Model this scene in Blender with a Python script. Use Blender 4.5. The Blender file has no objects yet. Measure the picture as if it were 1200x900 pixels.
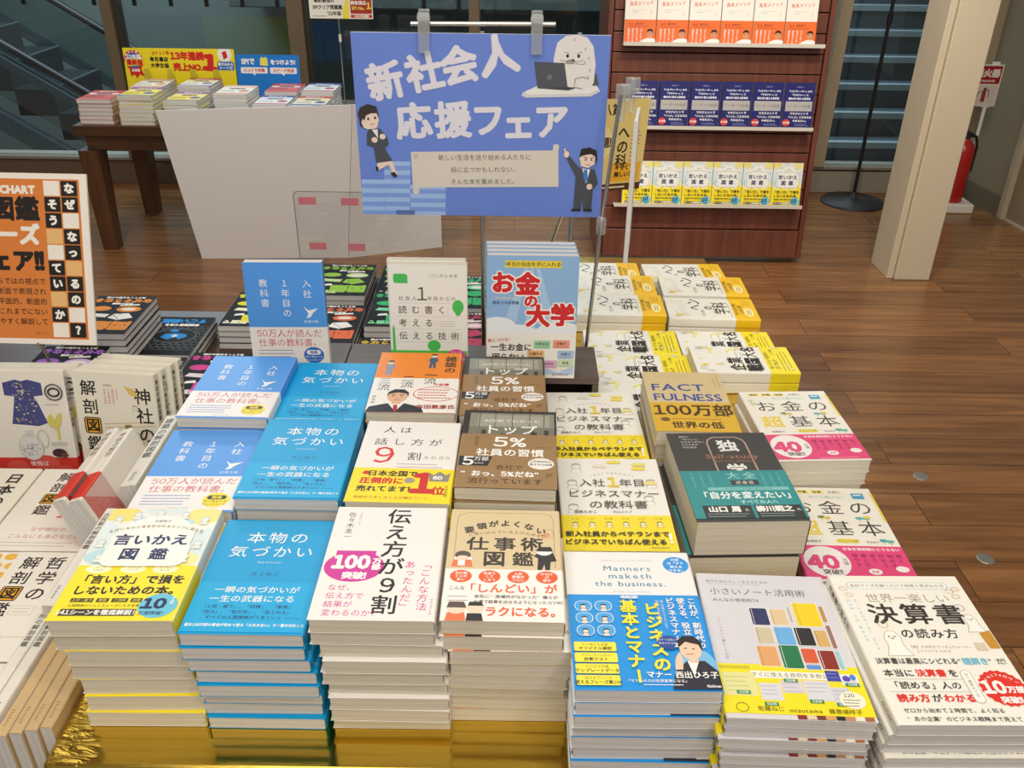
import bpy, bmesh, math, random
from mathutils import Vector, Matrix, Euler
random.seed(7)
S = bpy.context.scene
COL = S.collection
PI = math.pi

# ------------------------------------------------------------------ camera
CAM_H = 1.5
PITCH, ROLL, FPX = math.radians(29.2), 0.0136, 1035.0
ca = bpy.data.cameras.new('camera')
ca.sensor_fit = 'HORIZONTAL'
ca.sensor_width = 36.0
ca.lens = FPX / 1200 * 36.0
ca.clip_start, ca.clip_end = 0.02, 60
cam = bpy.data.objects.new('camera', ca)
COL.objects.link(cam)
c_, s_ = math.cos(ROLL), math.sin(ROLL)
right0 = Vector((1, 0, 0))
up0 = Vector((0, math.sin(PITCH), math.cos(PITCH)))
rt = c_ * right0 + s_ * up0
up = -s_ * right0 + c_ * up0
bk = rt.cross(up)
cam.matrix_world = Matrix(((rt.x, up.x, bk.x, 0), (rt.y, up.y, bk.y, 0), (rt.z, up.z, bk.z, CAM_H), (0, 0, 0, 1)))
S.camera = cam

# ------------------------------------------------------------------ view, world, lights
S.view_settings.view_transform = 'Standard'
S.view_settings.look = 'None'
S.view_settings.gamma = 1.0
S.view_settings.use_curve_mapping = False
S.view_settings.exposure = -0.2
W = bpy.data.worlds.new('store_ambience')
S.world = W
W.use_nodes = True
W.node_tree.nodes['Background'].inputs[0].default_value = (1.0, 0.94, 0.86, 1)
W.node_tree.nodes['Background'].inputs[1].default_value = 0.30
WARM = (1.0, 0.95, 0.875)

def area(name, loc, size, power, target=None, col=WARM, size_y=None):
    l = bpy.data.lights.new(name, 'AREA')
    l.shape = 'RECTANGLE' if size_y else 'DISK'
    l.size = size
    if size_y:
        l.size_y = size_y
    l.energy = power
    l.color = col
    o = bpy.data.objects.new(name, l)
    COL.objects.link(o)
    o.location = loc
    d = Vector(target) - Vector(loc) if target else Vector((0, 0, -1))
    o.rotation_euler = d.to_track_quat('-Z', 'Y').to_euler()
    return o

def spot(name, loc, target, power, angle, size=0.06, blend=0.5, col=WARM):
    l = bpy.data.lights.new(name, 'SPOT')
    l.energy = power
    l.spot_size = math.radians(angle)
    l.spot_blend = blend
    l.shadow_soft_size = size
    l.color = col
    o = bpy.data.objects.new(name, l)
    COL.objects.link(o)
    o.location = loc
    o.rotation_euler = (Vector(target) - Vector(loc)).to_track_quat('-Z', 'Y').to_euler()
    return o

spot('ceiling_spot', (1.0, -0.25, 2.75), (0.1, 0.95, 0.75), 43, 75, 0.07)
spot('ceiling_spot', (-0.9, 0.1, 2.75), (-0.45, 1.1, 0.75), 27, 75, 0.07)
spot('ceiling_spot', (0.7, 2.4, 2.75), (0.85, 4.0, 0.8), 95, 62, 0.06)
spot('ceiling_spot', (-1.4, 2.4, 2.75), (-1.2, 3.9, 0.5), 92, 75, 0.06)
spot('ceiling_spot', (1.2, 2.3, 2.75), (1.9, 4.0, 0.6), 85, 75, 0.06)
spot('ceiling_spot', (1.6, 1.2, 2.75), (1.5, 2.6, 0.0), 62, 80, 0.06)
area('ceiling_panel_light', (0.0, 0.6, 2.8), 1.6, 25, None, WARM, 1.6)
area('ceiling_panel_light', (0.2, -1.6, 2.7), 2.2, 45, (0.0, 1.0, 0.7), WARM, 1.0)
area('ceiling_panel_light', (-0.3, 3.2, 2.8), 3.4, 34, None, WARM, 1.4)
area('concourse_fill', (1.5, 7.2, 3.3), 2.5, 170, None, (0.82, 0.92, 1.0), 1.5)
area('concourse_fill', (-0.6, 7.4, 3.3), 2.0, 120, None, (0.82, 0.92, 1.0), 1.5)  # added fill without a known fixture, lifts the dark middle of the concourse
area('concourse_fill', (-3.0, 7.0, 3.3), 2.5, 260, None, (0.82, 0.92, 1.0), 1.5)

# ------------------------------------------------------------------ materials
def lin(c):
    c /= 255.0
    return c / 12.92 if c <= 0.04045 else ((c + 0.055) / 1.055) ** 2.4

def rgb(h):
    h = h.lstrip('#')
    if len(h) == 3:
        h = ''.join(k * 2 for k in h)
    return tuple(lin(int(h[i:i + 2], 16)) for i in (0, 2, 4)) + (1,)

MATS = {}
def mat(h, rough=0.34, metal=0.0, spec=0.4, name=None, bump=0.0, bscale=300):
    key = (h, rough, metal, spec, bump)
    if key in MATS:
        return MATS[key]
    m = bpy.data.materials.new(name or 'ink_' + h.lstrip('#'))
    m.use_nodes = True
    nt = m.node_tree
    b = nt.nodes['Principled BSDF']
    b.inputs['Base Color'].default_value = rgb(h)
    b.inputs['Roughness'].default_value = rough
    b.inputs['Metallic'].default_value = metal
    b.inputs['Specular IOR Level'].default_value = spec
    if bump:
        tc = nt.nodes.new('ShaderNodeTexCoord')
        n = nt.nodes.new('ShaderNodeTexNoise')
        n.inputs['Scale'].default_value = bscale
        bp = nt.nodes.new('ShaderNodeBump')
        bp.inputs['Strength'].default_value = bump
        bp.inputs['Distance'].default_value = 0.001
        nt.links.new(tc.outputs['Object'], n.inputs['Vector'])
        nt.links.new(n.outputs['Fac'], bp.inputs['Height'])
        nt.links.new(bp.outputs['Normal'], b.inputs['Normal'])
    MATS[key] = m
    return m

def paper_edge(h1, h2, name):
    m = bpy.data.materials.new(name)
    m.use_nodes = True
    nt = m.node_tree
    b = nt.nodes['Principled BSDF']
    b.inputs['Roughness'].default_value = 0.85
    tc = nt.nodes.new('ShaderNodeTexCoord')
    mp = nt.nodes.new('ShaderNodeMapping')
    mp.inputs['Scale'].default_value = (6, 6, 1500)
    n = nt.nodes.new('ShaderNodeTexNoise')
    n.inputs['Scale'].default_value = 1.0
    n.inputs['Detail'].default_value = 3
    r = nt.nodes.new('ShaderNodeValToRGB')
    r.color_ramp.elements[0].position = 0.35
    r.color_ramp.elements[1].position = 0.65
    r.color_ramp.elements[0].color = rgb(h1)
    r.color_ramp.elements[1].color = rgb(h2)
    L = nt.links.new
    L(tc.outputs['Object'], mp.inputs[0]); L(mp.outputs[0], n.inputs['Vector'])
    L(n.outputs['Fac'], r.inputs[0]); L(r.outputs[0], b.inputs['Base Color'])
    return m

PAGE = paper_edge('#cfc6b2', '#e6dfcd', 'page_edge_cream')
PAGEW = paper_edge('#c9c5c0', '#e4e1dc', 'page_edge_white')

def wood(name, a, b_, scale=(1, 14, 14), rough=0.45, axis='Y', nscale=2.2):
    m = bpy.data.materials.new(name)
    m.use_nodes = True
    nt = m.node_tree
    b = nt.nodes['Principled BSDF']
    b.inputs['Roughness'].default_value = rough
    tc = nt.nodes.new('ShaderNodeTexCoord')
    mp = nt.nodes.new('ShaderNodeMapping')
    mp.inputs['Scale'].default_value = scale
    n = nt.nodes.new('ShaderNodeTexNoise')
    n.inputs['Scale'].default_value = nscale
    n.inputs['Detail'].default_value = 8
    n.inputs['Roughness'].default_value = 0.65
    r = nt.nodes.new('ShaderNodeValToRGB')
    r.color_ramp.elements[0].position = 0.3
    r.color_ramp.elements[1].position = 0.72
    r.color_ramp.elements[0].color = rgb(a)
    r.color_ramp.elements[1].color = rgb(b_)
    L = nt.links.new
    L(tc.outputs['Object'], mp.inputs[0]); L(mp.outputs[0], n.inputs['Vector'])
    L(n.outputs['Fac'], r.inputs[0]); L(r.outputs[0], b.inputs['Base Color'])
    return m

M_RED_WOOD = wood('reddish_slat_wood', '#5a2f22', '#7d4634', (14, 14, 1.2), 0.4)
M_DARK_WOOD = wood('dark_table_wood', '#3a2416', '#5d3c24', (2, 12, 12), 0.4)
M_LEG_WOOD = wood('table_leg_wood', '#452b1a', '#6b452a', (12, 12, 1.5), 0.4)
M_RISER = wood('riser_wood', '#4d3f39', '#65554c', (2, 16, 16), 0.5)
M_SILVER = mat('#c9c6c0', 0.2, 1.0, 0.5, 'polished_steel')
M_BLACK = mat('#1b1a1a', 0.45, 0.0, 0.4, 'black_lacquer')
M_CREAM = mat('#cdbfa3', 0.55, 0.0, 0.3, 'cream_paint', 0.15, 60)
M_WHITEBOARD = mat('#e3e0de', 0.6, 0.0, 0.3, 'white_card', 0.05, 80)

def floor_material():
    m = bpy.data.materials.new('wood_plank_floor')
    m.use_nodes = True
    nt = m.node_tree
    b = nt.nodes['Principled BSDF']
    L = nt.links.new
    tc = nt.nodes.new('ShaderNodeTexCoord')
    br = nt.nodes.new('ShaderNodeTexBrick')
    br.offset = 0.37
    br.inputs['Scale'].default_value = 1.0
    br.inputs['Mortar Size'].default_value = 0.0012
    br.inputs['Mortar Smooth'].default_value = 0.2
    br.inputs['Brick Width'].default_value = 1.15
    br.inputs['Row Height'].default_value = 0.148
    br.inputs['Color1'].default_value = (0, 0, 0, 1)
    br.inputs['Color2'].default_value = (1, 1, 1, 1)
    br.inputs['Mortar'].default_value = (0.5, 0.5, 0.5, 1)
    mp = nt.nodes.new('ShaderNodeMapping')
    mp.inputs['Scale'].default_value = (1.6, 22, 1)
    n = nt.nodes.new('ShaderNodeTexNoise')
    n.inputs['Scale'].default_value = 1.4
    n.inputs['Detail'].default_value = 9
    n.inputs['Roughness'].default_value = 0.62
    n.inputs['Distortion'].default_value = 0.4
    add = nt.nodes.new('ShaderNodeVectorMath'); add.operation = 'ADD'
    sc = nt.nodes.new('ShaderNodeVectorMath'); sc.operation = 'SCALE'
    sc.inputs['Scale'].default_value = 7.0
    r = nt.nodes.new('ShaderNodeValToRGB')
    r.color_ramp.elements[0].position = 0.28
    r.color_ramp.elements[1].position = 0.75
    r.color_ramp.elements[0].color = rgb('#66432a')
    r.color_ramp.elements[1].color = rgb('#a27349')
    hue = nt.nodes.new('ShaderNodeMix'); hue.data_type = 'RGBA'; hue.blend_type = 'MULTIPLY'
    tone = nt.nodes.new('ShaderNodeValToRGB')
    tone.color_ramp.elements[0].color = (0.78, 0.74, 0.7, 1)
    tone.color_ramp.elements[1].color = (1.12, 1.08, 1.0, 1)
    hue.inputs[0].default_value = 1.0
    seam = nt.nodes.new('ShaderNodeMix'); seam.data_type = 'RGBA'
    seam.inputs[7].default_value = rgb('#2e1b0d')
    L(tc.outputs['Object'], br.inputs['Vector'])
    L(br.outputs['Color'], sc.inputs[0]); L(tc.outputs['Object'], mp.inputs[0])
    L(mp.outputs[0], add.inputs[0]); L(sc.outputs[0], add.inputs[1])
    L(add.outputs[0], n.inputs['Vector']); L(n.outputs['Fac'], r.inputs[0])
    L(br.outputs['Color'], tone.inputs[0])
    L(r.outputs[0], hue.inputs[6]); L(tone.outputs[0], hue.inputs[7])
    L(br.outputs['Fac'], seam.inputs[0]); L(hue.outputs[2], seam.inputs[6])
    L(seam.outputs[2], b.inputs['Base Color'])
    b.inputs['Roughness'].default_value = 0.22
    b.inputs['Specular IOR Level'].default_value = 0.5
    return m

def foil_material():
    m = bpy.data.materials.new('gold_foil')
    m.use_nodes = True
    nt = m.node_tree
    b = nt.nodes['Principled BSDF']
    b.inputs['Base Color'].default_value = (0.72, 0.50, 0.085, 1)
    b.inputs['Metallic'].default_value = 1.0
    b.inputs['Roughness'].default_value = 0.13
    L = nt.links.new
    tc = nt.nodes.new('ShaderNodeTexCoord')
    mp = nt.nodes.new('ShaderNodeMapping')
    mp.inputs['Scale'].default_value = (16, 60, 30)
    mp.inputs['Rotation'].default_value = (0, 0, 0.35)
    n = nt.nodes.new('ShaderNodeTexNoise')
    n.inputs['Scale'].default_value = 1.2
    n.inputs['Detail'].default_value = 5
    n.inputs['Distortion'].default_value = 1.2
    bp = nt.nodes.new('ShaderNodeBump')
    bp.inputs['Distance'].default_value = 0.004
    # the sheet is crumpled along its open corner strip and lies tight under the books
    sep = nt.nodes.new('ShaderNodeSeparateXYZ')
    mr = nt.nodes.new('ShaderNodeMapRange')
    mr.inputs['From Min'].default_value = -0.455
    mr.inputs['From Max'].default_value = -0.435
    mr.inputs['To Min'].default_value = 0.75
    mr.inputs['To Max'].default_value = 0.025
    L(tc.outputs['Object'], mp.inputs[0]); L(mp.outputs[0], n.inputs['Vector'])
    L(tc.outputs['Object'], sep.inputs[0]); L(sep.outputs[0], mr.inputs['Value'])
    L(mr.outputs[0], bp.inputs['Strength'])
    L(n.outputs['Fac'], bp.inputs['Height']); L(bp.outputs['Normal'], b.inputs['Normal'])
    return m

def glass_material(name, tint=(1, 1, 1, 1), gloss=0.08, rough=0.02):
    m = bpy.data.materials.new(name)
    m.use_nodes = True
    nt = m.node_tree
    nt.nodes.remove(nt.nodes['Principled BSDF'])
    out = nt.nodes['Material Output']
    t = nt.nodes.new('ShaderNodeBsdfTransparent'); t.inputs[0].default_value = tint
    g = nt.nodes.new('ShaderNodeBsdfGlossy'); g.inputs['Roughness'].default_value = rough
    lw = nt.nodes.new('ShaderNodeLayerWeight'); lw.inputs[0].default_value = 0.25
    ma = nt.nodes.new('ShaderNodeMath'); ma.operation = 'MULTIPLY_ADD'
    ma.inputs[1].default_value = 0.5; ma.inputs[2].default_value = gloss
    mx = nt.nodes.new('ShaderNodeMixShader')
    L = nt.links.new
    L(lw.outputs['Fresnel'], ma.inputs[0]); L(ma.outputs[0], mx.inputs[0])
    L(t.outputs[0], mx.inputs[1]); L(g.outputs[0], mx.inputs[2]); L(mx.outputs[0], out.inputs[0])
    return m

M_GLASS = glass_material('window_glass', (0.80, 0.88, 0.90, 1), 0.04)
M_ACRYL = glass_material('clear_acrylic', (0.94, 0.95, 0.95, 1), 0.03)
M_CLIP = glass_material('clear_clip_plastic', (0.97, 0.98, 0.97, 1), 0.12, 0.2)
_nt = M_CLIP.node_tree
_d = _nt.nodes.new('ShaderNodeBsdfDiffuse'); _d.inputs[0].default_value = (0.85, 0.87, 0.86, 1)
_m = _nt.nodes.new('ShaderNodeMixShader'); _m.inputs[0].default_value = 0.16
_o = _nt.nodes['Material Output']
_nt.links.new(_o.inputs[0].links[0].from_socket, _m.inputs[1]); _nt.links.new(_d.outputs[0], _m.inputs[2]); _nt.links.new(_m.outputs[0], _o.inputs[0])

# ------------------------------------------------------------------ mesh builder
class MB:
    def __init__(s):
        s.v, s.f, s.m, s.mats, s.sm = [], [], [], [], []
    def mi(s, m):
        if m not in s.mats:
            s.mats.append(m)
        return s.mats.index(m)
    def add(s, vs, fs, m, smooth=False):
        o = len(s.v)
        s.v.extend(vs)
        k = s.mi(m)
        for f in fs:
            s.f.append([i + o for i in f]); s.m.append(k); s.sm.append(smooth)
    def box(s, x0, x1, y0, y1, z0, z1, m, bev=0.0, M=None):
        if bev > 0:
            bm = bmesh.new()
            bmesh.ops.create_cube(bm, size=1.0)
            for v in bm.verts:
                v.co = Vector(((x0 + x1) / 2 + v.co.x * (x1 - x0), (y0 + y1) / 2 + v.co.y * (y1 - y0), (z0 + z1) / 2 + v.co.z * (z1 - z0)))
            bmesh.ops.bevel(bm, geom=list(bm.edges), offset=bev, segments=2, profile=0.5, affect='EDGES')
            bm.verts.index_update()
            vs = [v.co.copy() for v in bm.verts]
            fs = [[v.index for v in f.verts] for f in bm.faces]
            bm.free()
        else:
            vs = [Vector((x, y, z)) for z in (z0, z1) for y in (y0, y1) for x in (x0, x1)]
            fs = [(0, 2, 3, 1), (4, 5, 7, 6), (0, 1, 5, 4), (1, 3, 7, 5), (3, 2, 6, 7), (2, 0, 4, 6)]
        if M is not None:
            vs = [M @ v for v in vs]
        s.add(vs, fs, m)
        return s
    def tube(s, pts, r, m, n=12, caps=True):
        pts = [Vector(p) for p in pts]
        rs = r if isinstance(r, (list, tuple)) else [r] * len(pts)
        vs, fs = [], []
        for i, p in enumerate(pts):
            d = (pts[min(i + 1, len(pts) - 1)] - pts[max(i - 1, 0)]).normalized()
            a = d.orthogonal().normalized() if i == 0 else (a - d * a.dot(d)).normalized()
            b = d.cross(a)
            for k in range(n):
                t = 2 * PI * k / n
                vs.append(p + (a * math.cos(t) + b * math.sin(t)) * rs[i])
        for i in range(len(pts) - 1):
            for k in range(n):
                fs.append((i * n + k, i * n + (k + 1) % n, (i + 1) * n + (k + 1) % n, (i + 1) * n + k))
        s.add(vs, fs, m, True)
        if caps:
            s.add(vs[:n], [list(range(n))[::-1]], m)
            s.add(vs[-n:], [list(range(n))], m)
        return s
    def lathe(s, prof, m, n=40, c=(0, 0, 0)):
        vs, fs = [], []
        for (r, z) in prof:
            for k in range(n):
                t = 2 * PI * k / n
                vs.append(Vector((c[0] + r * math.cos(t), c[1] + r * math.sin(t), c[2] + z)))
        for i in range(len(prof) - 1):
            for k in range(n):
                fs.append((i * n + k, i * n + (k + 1) % n, (i + 1) * n + (k + 1) % n, (i + 1) * n + k))
        s.add(vs, fs, m, True)
        s.add(vs[:n], [list(range(n))[::-1]], m)
        s.add(vs[-n:], [list(range(n))], m)
        return s
    def prism(s, bottom, top, m):
        n = len(bottom)
        vs = [Vector(p) for p in bottom] + [Vector(p) for p in top]
        fs = [list(range(n))[::-1], list(range(n, 2 * n))]
        for i in range(n):
            j = (i + 1) % n
            fs.append((i, j, n + j, n + i))
        s.add(vs, fs, m)
        return s
    def mesh(s, name):
        me = bpy.data.meshes.new(name)
        me.from_pydata([tuple(v) for v in s.v], [], s.f)
        for m in s.mats:
            me.materials.append(m)
        me.polygons.foreach_set('material_index', s.m)
        me.polygons.foreach_set('use_smooth', s.sm)
        me.update()
        return me

def obj(name, mb, parent=None, loc=(0, 0, 0), rot=(0, 0, 0)):
    me = mb if isinstance(mb, bpy.types.Mesh) else mb.mesh(name)
    o = bpy.data.objects.new(name, me)
    COL.objects.link(o)
    o.location = loc
    o.rotation_euler = rot
    if parent is not None:
        o.parent = parent
    return o

def tag(o, label=None, cat=None, group=None, kind=None):
    if label: o['label'] = label
    if cat: o['category'] = cat
    if group: o['group'] = group
    if kind: o['kind'] = kind
    return o

def thing(name, label, cat, loc=(0, 0, 0), rot=(0, 0, 0), group=None):
    o = bpy.data.objects.new(name, None)
    o.empty_display_size = 0.05
    COL.objects.link(o)
    o.location = loc
    o.rotation_euler = rot
    return tag(o, label, cat, group)

def struct(name, mb, parent=None, loc=(0, 0, 0), rot=(0, 0, 0)):
    o = obj(name, mb, parent, loc, rot)
    if parent is None:
        o['kind'] = 'structure'
    return o

# ------------------------------------------------------------------ lettering: glyph outlines of the built-in typeface
GLY = {}
VROT = set('ー〜～（）「」『』…―')
def _raw(ch):
    cu = bpy.data.curves.new('g', 'FONT')
    cu.body = ch
    cu.size = 1
    cu.resolution_u = 2
    o = bpy.data.objects.new('g', cu)
    COL.objects.link(o)
    dg = bpy.context.evaluated_depsgraph_get()
    me = bpy.data.meshes.new_from_object(o.evaluated_get(dg))
    vs = [(v.co.x, v.co.y) for v in me.vertices]
    fs = [tuple(p.vertices) for p in me.polygons]
    # all faces up
    out = []
    for f in fs:
        a = sum(vs[f[i]][0] * vs[f[(i + 1) % len(f)]][1] - vs[f[(i + 1) % len(f)]][0] * vs[f[i]][1] for i in range(len(f)))
        out.append(f if a > 0 else f[::-1])
    bpy.data.objects.remove(o)
    bpy.data.curves.remove(cu)
    bpy.data.meshes.remove(me)
    return vs, out
_k = _raw('国')[0]
EM = (max(p[0] for p in _k) - min(p[0] for p in _k)) / 0.82
EMC = (max(p[1] for p in _k) + min(p[1] for p in _k)) / 2
def glyph(ch):
    """(points centred on the em square, faces, advance), in em"""
    if ch in GLY:
        return GLY[ch]
    if ch in ' 　':
        GLY[ch] = ([], [], 0.33 if ch == ' ' else 1.0)
        return GLY[ch]
    vs, fs = _raw(chr(ord(ch) + 0xFEE0) if ch in '0123456789?!' else ch)
    cjk = ord(ch) > 0x2000
    if not vs:
        GLY[ch] = ([], [], 0.5)
        return GLY[ch]
    x0, x1 = min(p[0] for p in vs), max(p[0] for p in vs)
    if cjk:
        adv = 1.0
        cx = _centre_cjk
    else:
        adv = (x1 - x0) / EM + 0.09
        cx = (x0 + x1) / 2
    GLY[ch] = ([((x - cx) / EM, (y - EMC) / EM) for x, y in vs], fs, adv)
    return GLY[ch]
_centre_cjk = (max(p[0] for p in _k) + min(p[0] for p in _k)) / 2

class Print:
    """flat artwork of a w x h mm sheet; x to the right, y down from the top left corner; each new shape lies a hair above the last"""
    def __init__(s, w, h, clip=True):
        s.w, s.h, s.k = w, h, 1
        s.items = []           # (verts2d, faces, colour, layer)
        s.spine = None
    def _a(s, vs, fs, c, step=True):
        s.items.append((vs, fs, c, s.k))
        if step:
            s.k += 1
        return s
    def p(s, pts, c):
        pts = [(x, s.h - y) for x, y in pts]
        for ax, lim, sg in ((0, 0.0, 1), (0, s.w, -1), (1, 0.0, 1), (1, s.h, -1)):   # trim at the sheet's edges
            if not pts or all((q[ax] - lim) * sg >= 0 for q in pts):
                continue
            out = []
            for i in range(len(pts)):
                P, Q = pts[i], pts[(i + 1) % len(pts)]
                dp, dq = (P[ax] - lim) * sg, (Q[ax] - lim) * sg
                if dp >= 0:
                    out.append(P)
                if (dp >= 0) != (dq >= 0):
                    t = dp / (dp - dq)
                    out.append((P[0] + (Q[0] - P[0]) * t, P[1] + (Q[1] - P[1]) * t))
            pts = out
        if len(pts) < 3:
            return s
        a = sum(pts[i][0] * pts[(i + 1) % len(pts)][1] - pts[(i + 1) % len(pts)][0] * pts[i][1] for i in range(len(pts)))
        if a < 0:
            pts = pts[::-1]
        return s._a(pts, [tuple(range(len(pts)))], c)
    def r(s, x, y, w, h, c):
        return s.p([(x, y), (x + w, y), (x + w, y + h), (x, y + h)], c)
    def rr(s, x, y, w, h, rad, c):
        pts = []
        for cx, cy, a in ((x + w - rad, y + rad, -90), (x + w - rad, y + h - rad, 0), (x + rad, y + h - rad, 90), (x + rad, y + rad, 180)):
            for i in range(5):
                t = math.radians(a + i * 22.5)
                pts.append((cx + rad * math.cos(t), cy + rad * math.sin(t)))
        return s.p(pts, c)
    def e(s, cx, cy, rx, ry, c, n=28, rot=0):
        cr, sr = math.cos(rot), math.sin(rot)
        return s.p([(cx + rx * math.cos(t) * cr - ry * math.sin(t) * sr, cy + rx * math.cos(t) * sr + ry * math.sin(t) * cr) for t in (2 * PI * i / n for i in range(n))], c)
    def l(s, pts, wd, c, close=False):
        if close:
            pts = list(pts) + [pts[0]]
        vs, fs = [], []
        for (x0, y0), (x1, y1) in zip(pts, pts[1:]):
            d = math.hypot(x1 - x0, y1 - y0) or 1
            nx, ny = -(y1 - y0) / d * wd / 2, (x1 - x0) / d * wd / 2
            ex, ey = (x1 - x0) / d * wd * 0.3, (y1 - y0) / d * wd * 0.3
            o = len(vs)
            q = [(x0 + nx - ex, y0 + ny - ey), (x0 - nx - ex, y0 - ny - ey), (x1 - nx + ex, y1 - ny + ey), (x1 + nx + ex, y1 + ny + ey)]
            q = [(a, s.h - b) for a, b in q]
            if sum(q[i][0] * q[(i + 1) % 4][1] - q[(i + 1) % 4][0] * q[i][1] for i in range(4)) < 0:
                q = q[::-1]
            vs += q
            fs.append((o, o + 1, o + 2, o + 3))
        return s._a(vs, fs, c, False)
    def ring(s, cx, cy, rx, ry, wd, c, n=24):
        return s.l([(cx + rx * math.cos(2 * PI * i / n), cy + ry * math.sin(2 * PI * i / n)) for i in range(n)], wd, c, True)
    def box_l(s, x, y, w, h, wd, c):
        return s.l([(x, y), (x + w, y), (x + w, y + h), (x, y + h)], wd, c, True)
    def g(s, ch, cx, cy, size, c, b=0.0, rot=0.0, sx=1.0, step=False):
        """one character centred at cx, cy"""
        vs, fs, _ = glyph(ch)
        if not vs:
            return s
        cr, sr = math.cos(rot), math.sin(rot)
        sh = [(0, 0)] if b <= 0 else [(b, b), (-b, b), (b, -b), (-b, -b)] + ([(b * 1.3, 0), (-b * 1.3, 0), (0, b * 1.3), (0, -b * 1.3), (0, 0)] if b > 0.03 else [])
        for j, (ox, oy) in enumerate(sh):
            V = []
            for (x, y) in vs:
                X, Y = (x + ox) * size * sx, (y + oy) * size
                V.append((cx + X * cr - Y * sr, s.h - cy + X * sr + Y * cr))
            s.items.append((V, fs, c, s.k + 0.1 * j))
        if step:
            s.k += 1
        return s
    def t(s, txt, x, y, size, c, b=0.0, al='l', sx=1.0, rot=0.0, sp=0.0):
        """a horizontal line of writing; y = the middle of the line"""
        advs = [(glyph(ch)[2] + sp) * size * sx for ch in txt]
        tot = sum(advs)
        room = (s.w - x - 1.5) if al == 'l' else (2 * min(x, s.w - x) - 3 if al == 'c' else x - 1.5)
        if tot > room > 0:
            sx *= room / tot
            advs = [q * room / tot for q in advs]
            tot = room
        u = 0 if al == 'l' else (-tot / 2 if al == 'c' else -tot)
        for ch, a in zip(txt, advs):
            m = u + a / 2
            s.g(ch, x + m * math.cos(rot), y - m * math.sin(rot), size, c, b, rot, sx)
            u += a
        return s
    def v(s, txt, x, y, size, c, b=0.0, ls=1.0, sx=1.0):
        """a vertical line of writing; x = the middle of the column, y = its top"""
        for i, ch in enumerate(txt):
            cy = y + (i + 0.5) * size * ls
            if ch in VROT:
                s.g(ch, x, cy, size, c, b, -PI / 2)
            elif ch in '、。':
                s.g(ch, x + size * 0.55, cy - size * 0.55, size, c, b)
            elif ch in 'ょっャュョァ':
                s.g(ch, x + size * 0.08, cy - size * 0.06, size, c, b)
            else:
                s.g(ch, x, cy, size, c, b, 0, sx)
        return s
    def fine(s, x, y, w, n, gap, c, wd=0.8, seed=1):
        """lines of small print too small to read, as broken strokes"""
        rn = random.Random(seed)
        for i in range(n):
            u = x
            e = x + w * rn.uniform(0.8, 1.0)
            while u < e - 1:
                q = rn.uniform(1.2, 3.5)
                s.l([(u, y + i * gap), (min(u + q, e), y + i * gap)], wd, c)
                u += q + wd * 0.9
        return s
    def up(s):
        s.k += 1
        return s
    def person(s, cx, base, k, suit='#2b2a2e', hair='#1d1714', tie='#b02a2a', skin='#e3b491', shirt='#f2efe9', longhair=False):
        """head and shoulders; base = bottom line, k = head height"""
        s.p([(cx - k * 1.05, base), (cx - k * 0.95, base - k * 0.38), (cx - k * 0.35, base - k * 0.62), (cx + k * 0.35, base - k * 0.62), (cx + k * 0.95, base - k * 0.38), (cx + k * 1.05, base)], suit)
        s.p([(cx - k * 0.28, base - k * 0.62), (cx + k * 0.28, base - k * 0.62), (cx + 0.02 * k, base - k * 0.05)], shirt)
        if tie:
            s.p([(cx - k * 0.07, base - k * 0.52), (cx + k * 0.07, base - k * 0.52), (cx + k * 0.09, base - k * 0.15), (cx, base - k * 0.05), (cx - k * 0.07, base - k * 0.15)], tie)
        s.r(cx - k * 0.16, base - k * 0.85, k * 0.32, k * 0.26, skin)
        if longhair:
            s.e(cx + k * 0.02, base - k * 1.2, k * 0.48, k * 0.5, hair)
        s.e(cx, base - k * 1.14, k * 0.37, k * 0.47, skin)
        s.p([(cx - k * 0.4, base - k * 1.12), (cx - k * 0.36, base - k * 1.45), (cx - k * 0.15, base - k * 1.66), (cx + k * 0.2, base - k * 1.66), (cx + k * 0.4, base - k * 1.42), (cx + k * 0.4, base - k * 1.1),
             (cx + k * 0.32, base - k * 1.34), (cx, base - k * 1.42), (cx - k * 0.3, base - k * 1.32)], hair)
        for q in (-1, 1):
            s.e(cx + q * k * 0.15, base - k * 1.16, k * 0.055, k * 0.028, '#241a16', 10)
            s.l([(cx + q * k * 0.08, base - k * 1.25), (cx + q * k * 0.23, base - k * 1.26)], k * 0.035, '#33251f')
        s.l([(cx - k * 0.1, base - k * 0.88), (cx + k * 0.1, base - k * 0.88)], k * 0.035, '#a5564c')
        s.l([(cx, base - k * 1.1), (cx + k * 0.04, base - k * 0.99)], k * 0.025, '#b98463')
        s.k += 1
        return s
    def sketch(s, cx, cy, k, hair='#9c988f', line='#8b877e', fill='#f1eee4'):
        """small line-drawn person from the chest up"""
        s.p([(cx - k * 0.6, cy + k), (cx - k * 0.4, cy + k * 0.45), (cx + k * 0.4, cy + k * 0.45), (cx + k * 0.6, cy + k)], fill)
        s.l([(cx - k * 0.6, cy + k), (cx - k * 0.4, cy + k * 0.45), (cx + k * 0.4, cy + k * 0.45), (cx + k * 0.6, cy + k)], k * 0.07, line)
        s.up()
        s.e(cx, cy, k * 0.5, k * 0.5, fill)
        s.ring(cx, cy, k * 0.5, k * 0.5, k * 0.07, line, 16)
        s.up()
        s.p([(cx - k * 0.55, cy), (cx - k * 0.45, cy - k * 0.45), (cx, cy - k * 0.62), (cx + k * 0.45, cy - k * 0.45), (cx + k * 0.55, cy), (cx + k * 0.2, cy - k * 0.28), (cx - k * 0.25, cy - k * 0.25)], hair)
        s.e(cx - k * 0.17, cy + k * 0.08, k * 0.05, k * 0.05, line, 8)
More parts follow.
